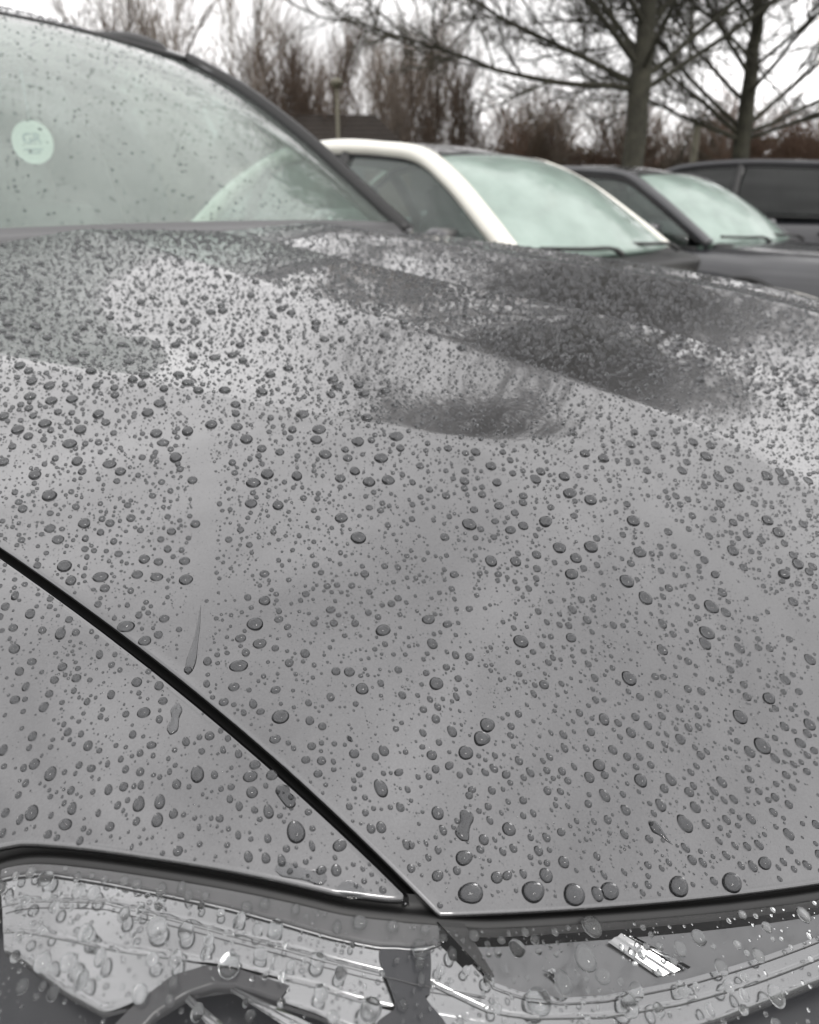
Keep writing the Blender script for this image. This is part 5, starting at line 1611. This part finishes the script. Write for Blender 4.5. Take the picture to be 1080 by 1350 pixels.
STREAK = [([(-0.5605, 0.352), (-0.5919, 0.3077), (-0.616, 0.2761), (-0.6375, 0.2512), (-0.6503, 0.2371), (-0.673, 0.2135), (-0.692, 0.1943)], 0.0052),
          ([(-0.4107, 0.1283), (-0.4099, 0.0954), (-0.4118, 0.0634), (-0.4111, 0.032)], 0.0085),
          ([(-0.5296, 0.2049), (-0.5397, 0.1776), (-0.5671, 0.1467)], 0.004)]

# px half-sizes decide which beads count as the big ones
cam_v = np.array(CAM)


def on_panel(x, y, r):
    g = float(gap_x(y))
    d = abs(x) - g
    if -r * 0.6 < d < 0.0062 + r * 0.6:
        return False
    if d < 0:
        return y > y_front(x) + r * 0.8 and y < y_rear(x) - r
    return d < 0.19 and y > lamp_y(x) + 0.003 + r and y < 1.15


beads = []
darts = Darts()
for rec in BEADS.split(';'):
    if rec.strip():
        x, y, r, e_ = map(float, rec.split())
        r = min(r * 0.001, 0.0041)
        if on_panel(x, y, r * 0.6):
            beads.append((x, y, r, e_))
            darts.add(x, y, r)
n_list = len(beads)


def scatter(count, rlo, rhi, gap, region, power=1.6, elong=True):
    for _ in range(count):
        x, y = region()
        r = rlo + (rhi - rlo) * rngd.random() ** power
        if not on_panel(x, y, r):
            continue
        if r > 0.0003 and any(seg_dist(x, y, s_) < w_ + r for s_, w_ in STREAK):
            if rngd.random() < 0.97:
                continue
        if darts.free(x, y, r, gap):
            darts.add(x, y, r)
            e_ = 1.0 + (0.45 * rngd.random() ** 2 if elong else 0)
            beads.append((x, y, r, e_))


def reg_far():
    """beyond the closely observed part of the bonnet, and the wings"""
    while True:
        x, y = rngd.uniform(-0.85, 0.85), rngd.uniform(-0.19, 1.12)
        # distance along the view from the camera
        t_ = (x - CAM[0]) * math.cos(YAW) + (y - CAM[1]) * math.sin(YAW)
        s_ = (x - CAM[0]) * math.sin(YAW) - (y - CAM[1]) * math.cos(YAW)
        if t_ > 0.62 or abs(s_) > 0.56 * t_ + 0.03 or t_ < 0.05:
            return x, y


def reg_all():
    return rngd.uniform(-0.87, 0.80), rngd.uniform(-0.19, 1.12)


def reg_near():
    while True:
        t_ = 0.12 + 0.75 * rngd.random() ** 0.8
        s_ = rngd.uniform(-0.62, 0.62) * t_ + rngd.uniform(-0.02, 0.02)
        x = CAM[0] + t_ * math.cos(YAW) + s_ * math.sin(YAW)
        y = CAM[1] + t_ * math.sin(YAW) - s_ * math.cos(YAW)
        return x, y


scatter(9000, 0.0018, 0.0050, 0.16, reg_far, 2.4)
scatter(24000, 0.0011, 0.0020, 0.20, reg_all, 1.2)
scatter(36000, 0.0006, 0.0012, 0.18, reg_all, 1.2)
scatter(4200, 0.0006, 0.0012, 0.18, reg_near, 1.4)
scatter(16000, 0.0003, 0.0007, 0.12, reg_near, 1.3)
scatter(24000, 0.00016, 0.00034, 0.10, reg_near, 1.5)

B = np.array(beads)
P, nr_, dh_, ac_ = frame_at(B[:, 0], B[:, 1])
v_ = P - cam_v
zc_ = v_ @ np.array(fwd)
rt3 = np.array([math.sin(YAW), -math.cos(YAW), 0])
up3 = np.cross(rt3, np.array(fwd))
sx_ = (v_ @ rt3) / zc_
sy_ = (v_ @ up3) / zc_
inside = (zc_ > 0.05) & (np.abs(sx_) < 0.545) & (np.abs(sy_) < 0.68)
dist_ = np.linalg.norm(v_, axis=1)
appar = np.where(inside, B[:, 2] / dist_, 0)
order = np.argsort(-appar)
top = order[:236]
on_wing = np.abs(B[:, 0]) > gap_x(B[:, 1])
T_BIG = dome(22, 7)
T_MID = dome(12, 4)
T_SML = dome(8, 3)
T_TNY = dome(6, 2)



def bead_label(i):
    x, y = B[i, 0], B[i, 1]
    u, v = 0.5 + sx_[i] / 1.08, 0.5 - sy_[i] / 1.35
    if on_wing[i]:
        if v > 0.80:
            return 'large water bead low on the grey wing, above the black headlight seal', 'big beads low on the wing'
        return 'large water bead on the grey wing, left of the shut line', 'big beads on the upper wing'
    if y - y_front(x) < 0.016:
        return 'fat water bead hanging along the front edge of the bonnet above the headlight', 'beads along the bonnet front edge'
    if gap_x(y) - abs(x) < 0.03:
        return 'large water bead on the bonnet close to the shut line', 'bonnet beads by the shut line'
    row = 'upper' if v < 0.47 else ('middle' if v < 0.64 else 'lower')
    col = 'left' if u < 0.36 else ('centre' if u < 0.68 else 'right')
    lk = 'elongated' if B[i, 3] > 1.28 else ('round' if B[i, 3] < 1.1 else 'oval')
    return 'large %s water bead on the open bonnet, %s %s of the picture' % (lk, row, col), '%s beads, %s %s bonnet' % (lk, row, col)


for i in top:
    sl = slice(i, i + 1)
    org = P[sl]
    V, q, tr = bead_block(org * 0, nr_[sl], dh_[sl], ac_[sl], B[sl, 2], B[sl, 3], T_BIG, rngd, 0.075 if B[i, 2] > 0.0036 else (0.06 if B[i, 2] > 0.0022 else 0.03))
    o = obj('water_bead', mesh_np('water_bead', V, q, tr), 'water')
    o.location = org[0]
    lb_, gp_ = bead_label(i)
    tag(o, lb_, 'water drop', gp_)
rest = np.ones(len(B), bool)
rest[top] = False
px_r = B[:, 2] / dist_ * 1000 * 0.76
far_ok = np.ones(len(B), bool)
for side, nm, lb in ((False, 'bonnet_droplets', 'fine water droplets scattered over the whole grey bonnet'), (True, 'wing_droplets', 'fine water droplets scattered over the grey wings')):
    parts = []
    for tm, lo, hi in ((T_MID, 3.2, 99), (T_SML, 1.3, 3.2), (T_TNY, 0, 1.3)):
        m_ = rest & (on_wing == side) & (px_r >= lo) & (px_r < hi)
        if m_.sum():
            parts.append(bead_block(P[m_], nr_[m_], dh_[m_], ac_[m_], B[m_, 2], B[m_, 3], tm, rngd, np.where(B[m_, 2] > 0.0012, 0.05, 0.02)))
    V, q, tr = join(parts)
    tag(obj(nm, mesh_np(nm, V, q, tr), 'water'), lb, 'droplets', kind='stuff')


# drops with shapes of their own
def ribbon_drop(name, label, spine, widths, h, seg=10, sub=24):
    sp = smooth_curve(np.column_stack([np.array(spine), np.array(widths)]), sub)
    x, y, w_ = sp[:, 0], sp[:, 1], np.maximum(sp[:, 2], 0.0)
    tg = np.gradient(sp[:, :2], axis=0)
    tg /= np.linalg.norm(tg, axis=1, keepdims=True)
    nrm = np.stack([-tg[:, 1], tg[:, 0]], -1)
    # rounded ends
    k = np.linspace(0, 1, sub)
    rows = []
    for a in np.linspace(-math.pi / 2, math.pi / 2, seg):
        xx = x + nrm[:, 0] * w_ * math.sin(a)
        yy = y + nrm[:, 1] * w_ * math.sin(a)
        zz = car_z(xx, yy) + h * np.minimum(1, w_ / np.max(w_)) ** 0.7 * math.cos(a) ** 0.75 - 0.00008
        rows.append(np.stack([xx, yy, zz], -1))
    P_ = np.array(rows)
    c_ = P_.reshape(-1, 3).mean(0)
    o = patch(name, P_ - c_, 'water' if name == 'water_bead' else 'water_film')
    o.location = c_
    if np.mean(o.data.polygons[0].normal) < 0:
        o.data.flip_normals()
    nz = np.mean([p_.normal.z for p_ in o.data.polygons])
    if nz < 0:
        o.data.flip_normals()
    tag(o, label, 'water drop')
    return o


mmv = 0.001
ribbon_drop('water_runnel', 'long tapering trickle of water on the bonnet ending at the shut line', [(-0.6487, 0.2375), (-0.6571, 0.2285), (-0.6640, 0.2218), (-0.6705, 0.2160), (-0.6745, 0.2126), (-0.6762, 0.2112)], [0.0001, 0.0007, 0.0011, 0.0020, 0.0016, 0.0005], 0.0009)
ribbon_drop('water_runnel', 'end of the trickle running on across the wing below the shut line', [(-0.6868, 0.2035), (-0.6890, 0.2015), (-0.6915, 0.1990), (-0.6950, 0.1962), (-0.6968, 0.1950)], [0.0006, 0.0022, 0.0015, 0.0021, 0.0004], 0.0010)
ribbon_drop('water_bead', 'waisted bone-shaped water drop near the front edge of the bonnet', [(-0.6345, 0.1022), (-0.636, 0.1013), (-0.6395, 0.0998), (-0.6435, 0.0983), (-0.6448, 0.0978)], [0.0004, 0.0026, 0.0019, 0.0026, 0.0004], 0.0015)
ribbon_drop('water_bead', 'tadpole-shaped water drop with a thin tail on the bonnet', [(-0.5800, 0.0520), (-0.5794, 0.0498), (-0.5793, 0.0470), (-0.5797, 0.0440), (-0.5795, 0.0418)], [0.0003, 0.0024, 0.0014, 0.0006, 0.0001], 0.0013)
ribbon_drop('water_bead', 'comma-shaped water drop on the wing beside the shut line', [(-0.6806, 0.1527), (-0.6814, 0.1515), (-0.6824, 0.1489), (-0.6823, 0.1455), (-0.6818, 0.1442)], [0.0003, 0.0025, 0.0021, 0.0022, 0.0003], 0.0014)
ribbon_drop('water_puddle', 'flat wavy puddle of water along the lower wing corner', [(-0.7010, 0.1345), (-0.6990, 0.1325), (-0.6950, 0.1265), (-0.6918, 0.1222), (-0.6905, 0.1205)], [0.0004, 0.0022, 0.0017, 0.0023, 0.0004], 0.0008)
ribbon_drop('water_film', 'thin smeared film of water in the wing corner where the shut lines meet', [(-0.6900, 0.1165), (-0.6880, 0.1142), (-0.6855, 0.1112), (-0.6838, 0.1090)], [0.0005, 0.0026, 0.0022, 0.0004], 0.00035)

# beads on the lamp
ld = np.array(LENS_BEADS)
S0, D0, R0 = list(ld[:, 0]), list(ld[:, 1]), list(ld[:, 2] * 0.001)
dl = Darts(0.006)
for s_, d_, r_ in zip(S0, D0, R0):
    p_ = lens_point(s_, d_)
    dl.add(p_[0], p_[1], r_)
n_big = len(S0)
for cnt, lo, hi in ((520, 0.0010, 0.0021), (1500, 0.0005, 0.0010), (2200, 0.0002, 0.0005)):
    for _ in range(cnt):
        s_, d_ = rngd.uniform(0.05, 0.60), 0.0006 + 0.075 * rngd.random() ** 1.3
        r_ = lo + (hi - lo) * rngd.random() ** 1.4
        p_ = lens_point(s_, d_)
        if s_ > 0.34 and r_ < 0.001 and rngd.random() < 0.6:
            continue
        if dl.free(p_[0], p_[1], r_, 0.15):
            dl.add(p_[0], p_[1], r_)
            S0.append(s_)
            D0.append(d_)
            R0.append(r_)
S0, D0, R0 = map(np.array, (S0, D0, R0))
Pl = lens_point(S0, D0)
du = lens_point(S0 + 0.002, D0) - lens_point(S0 - 0.002, D0)
dv = lens_point(S0, D0 + 0.001) - lens_point(S0, D0 - 0.001)
nl_ = np.cross(du, dv)
nl_ /= np.linalg.norm(nl_, axis=1, keepdims=True)
nl_[nl_[:, 2] < 0] *= -1
dv /= np.linalg.norm(dv, axis=1, keepdims=True)
al_ = np.cross(nl_, dv)
el_ = 1.0 + 0.5 * rngd.random(len(S0)) ** 2


def closed(tm):
    """dome with a flat base, so it refracts on a clear lens"""
    V, q, tr = tm
    V = V.copy()
    V[:, 2] *= 1.1
    seg = int((V[:, 2] < 0).sum())
    k = len(V) - seg
    V[k:, 2] = 0.015
    V[k:, :2] *= 0.985
    q2 = q
    V = np.concatenate([V, [[0, 0, 0.015]]])
    base_ = [(k + (j + 1) % seg, k + j, len(V) - 1) for j in range(seg)]
    return V, q2, np.concatenate([tr, np.array(base_)])


for i in range(n_big):
    sl = slice(i, i + 1)
    V, q, tr = bead_block(Pl[sl] * 0, nl_[sl], dv[sl], al_[sl], R0[sl], el_[sl], closed(T_BIG), rngd, 0.05)
    o = obj('water_bead', mesh_np('water_bead', V, q, tr), 'water_clear')
    o.location = Pl[i]
    zn = 'outer end' if S0[i] < 0.19 else ('middle' if S0[i] < 0.29 else 'inner end')
    ed = 'near its top edge' if D0[i] < 0.006 else ('above its silver bezels' if D0[i] < 0.02 else 'low down over the bezels')
    tag(o, 'clear water bead on the headlight cover, %s, %s' % (zn, ed), 'water drop', 'headlight beads, %s, %s' % (zn, ed))
m_ = np.arange(len(S0)) >= n_big
a_ = bead_block(Pl[m_ & (R0 > 0.0009)], nl_[m_ & (R0 > 0.0009)], dv[m_ & (R0 > 0.0009)], al_[m_ & (R0 > 0.0009)], R0[m_ & (R0 > 0.0009)], el_[m_ & (R0 > 0.0009)], closed(T_MID), rngd, 0.05)
b_ = bead_block(Pl[m_ & (R0 <= 0.0009)], nl_[m_ & (R0 <= 0.0009)], dv[m_ & (R0 <= 0.0009)], al_[m_ & (R0 <= 0.0009)], R0[m_ & (R0 <= 0.0009)], el_[m_ & (R0 <= 0.0009)], closed(T_TNY), rngd, 0.03)
V, q, tr = join([a_, b_])
tag(obj('headlight_droplets', mesh_np('headlight_droplets', V, q, tr), 'water_clear'), 'fine water droplets scattered over the headlight cover', 'droplets', kind='stuff')


# fine rain on the windscreen and roof
def patch_beads(name, label, PG, NG, count, lo, hi):
    n, m2 = PG.shape[:2]
    u_ = rngd.uniform(0.5, n - 1.5, count)
    w_ = rngd.uniform(0.5, m2 - 1.5, count)
    i_, j_ = u_.astype(int), w_.astype(int)
    fu, fw = (u_ - i_)[:, None], (w_ - j_)[:, None]
    Q_ = (PG[i_, j_] * (1 - fu) * (1 - fw) + PG[i_ + 1, j_] * fu * (1 - fw) + PG[i_, j_ + 1] * (1 - fu) * fw + PG[i_ + 1, j_ + 1] * fu * fw)
    nn = NG[i_, j_]
    dd = np.cross(nn, np.array([1.0, 0, 0]))
    dd /= np.linalg.norm(dd, axis=1, keepdims=True)
    aa = np.cross(nn, dd)
    r_ = lo + (hi - lo) * rngd.random(count) ** 2.2
    V, q, tr = bead_block(Q_, nn, dd, aa, r_, 1 + 0.3 * rngd.random(count), T_TNY, rngd, 0.03)
    tag(obj(name, mesh_np(name, V, q, tr), 'water'), label, 'droplets', kind='stuff')


patch_beads('windscreen_droplets', 'fine rain droplets over the windscreen of the grey car', OW, OWN, 2600, 0.0010, 0.0034)
patch_beads('roof_droplets', 'rain droplets over the roof of the grey car', OR_[:16], grid_normals(OR_)[:16], 2500, 0.0012, 0.004)
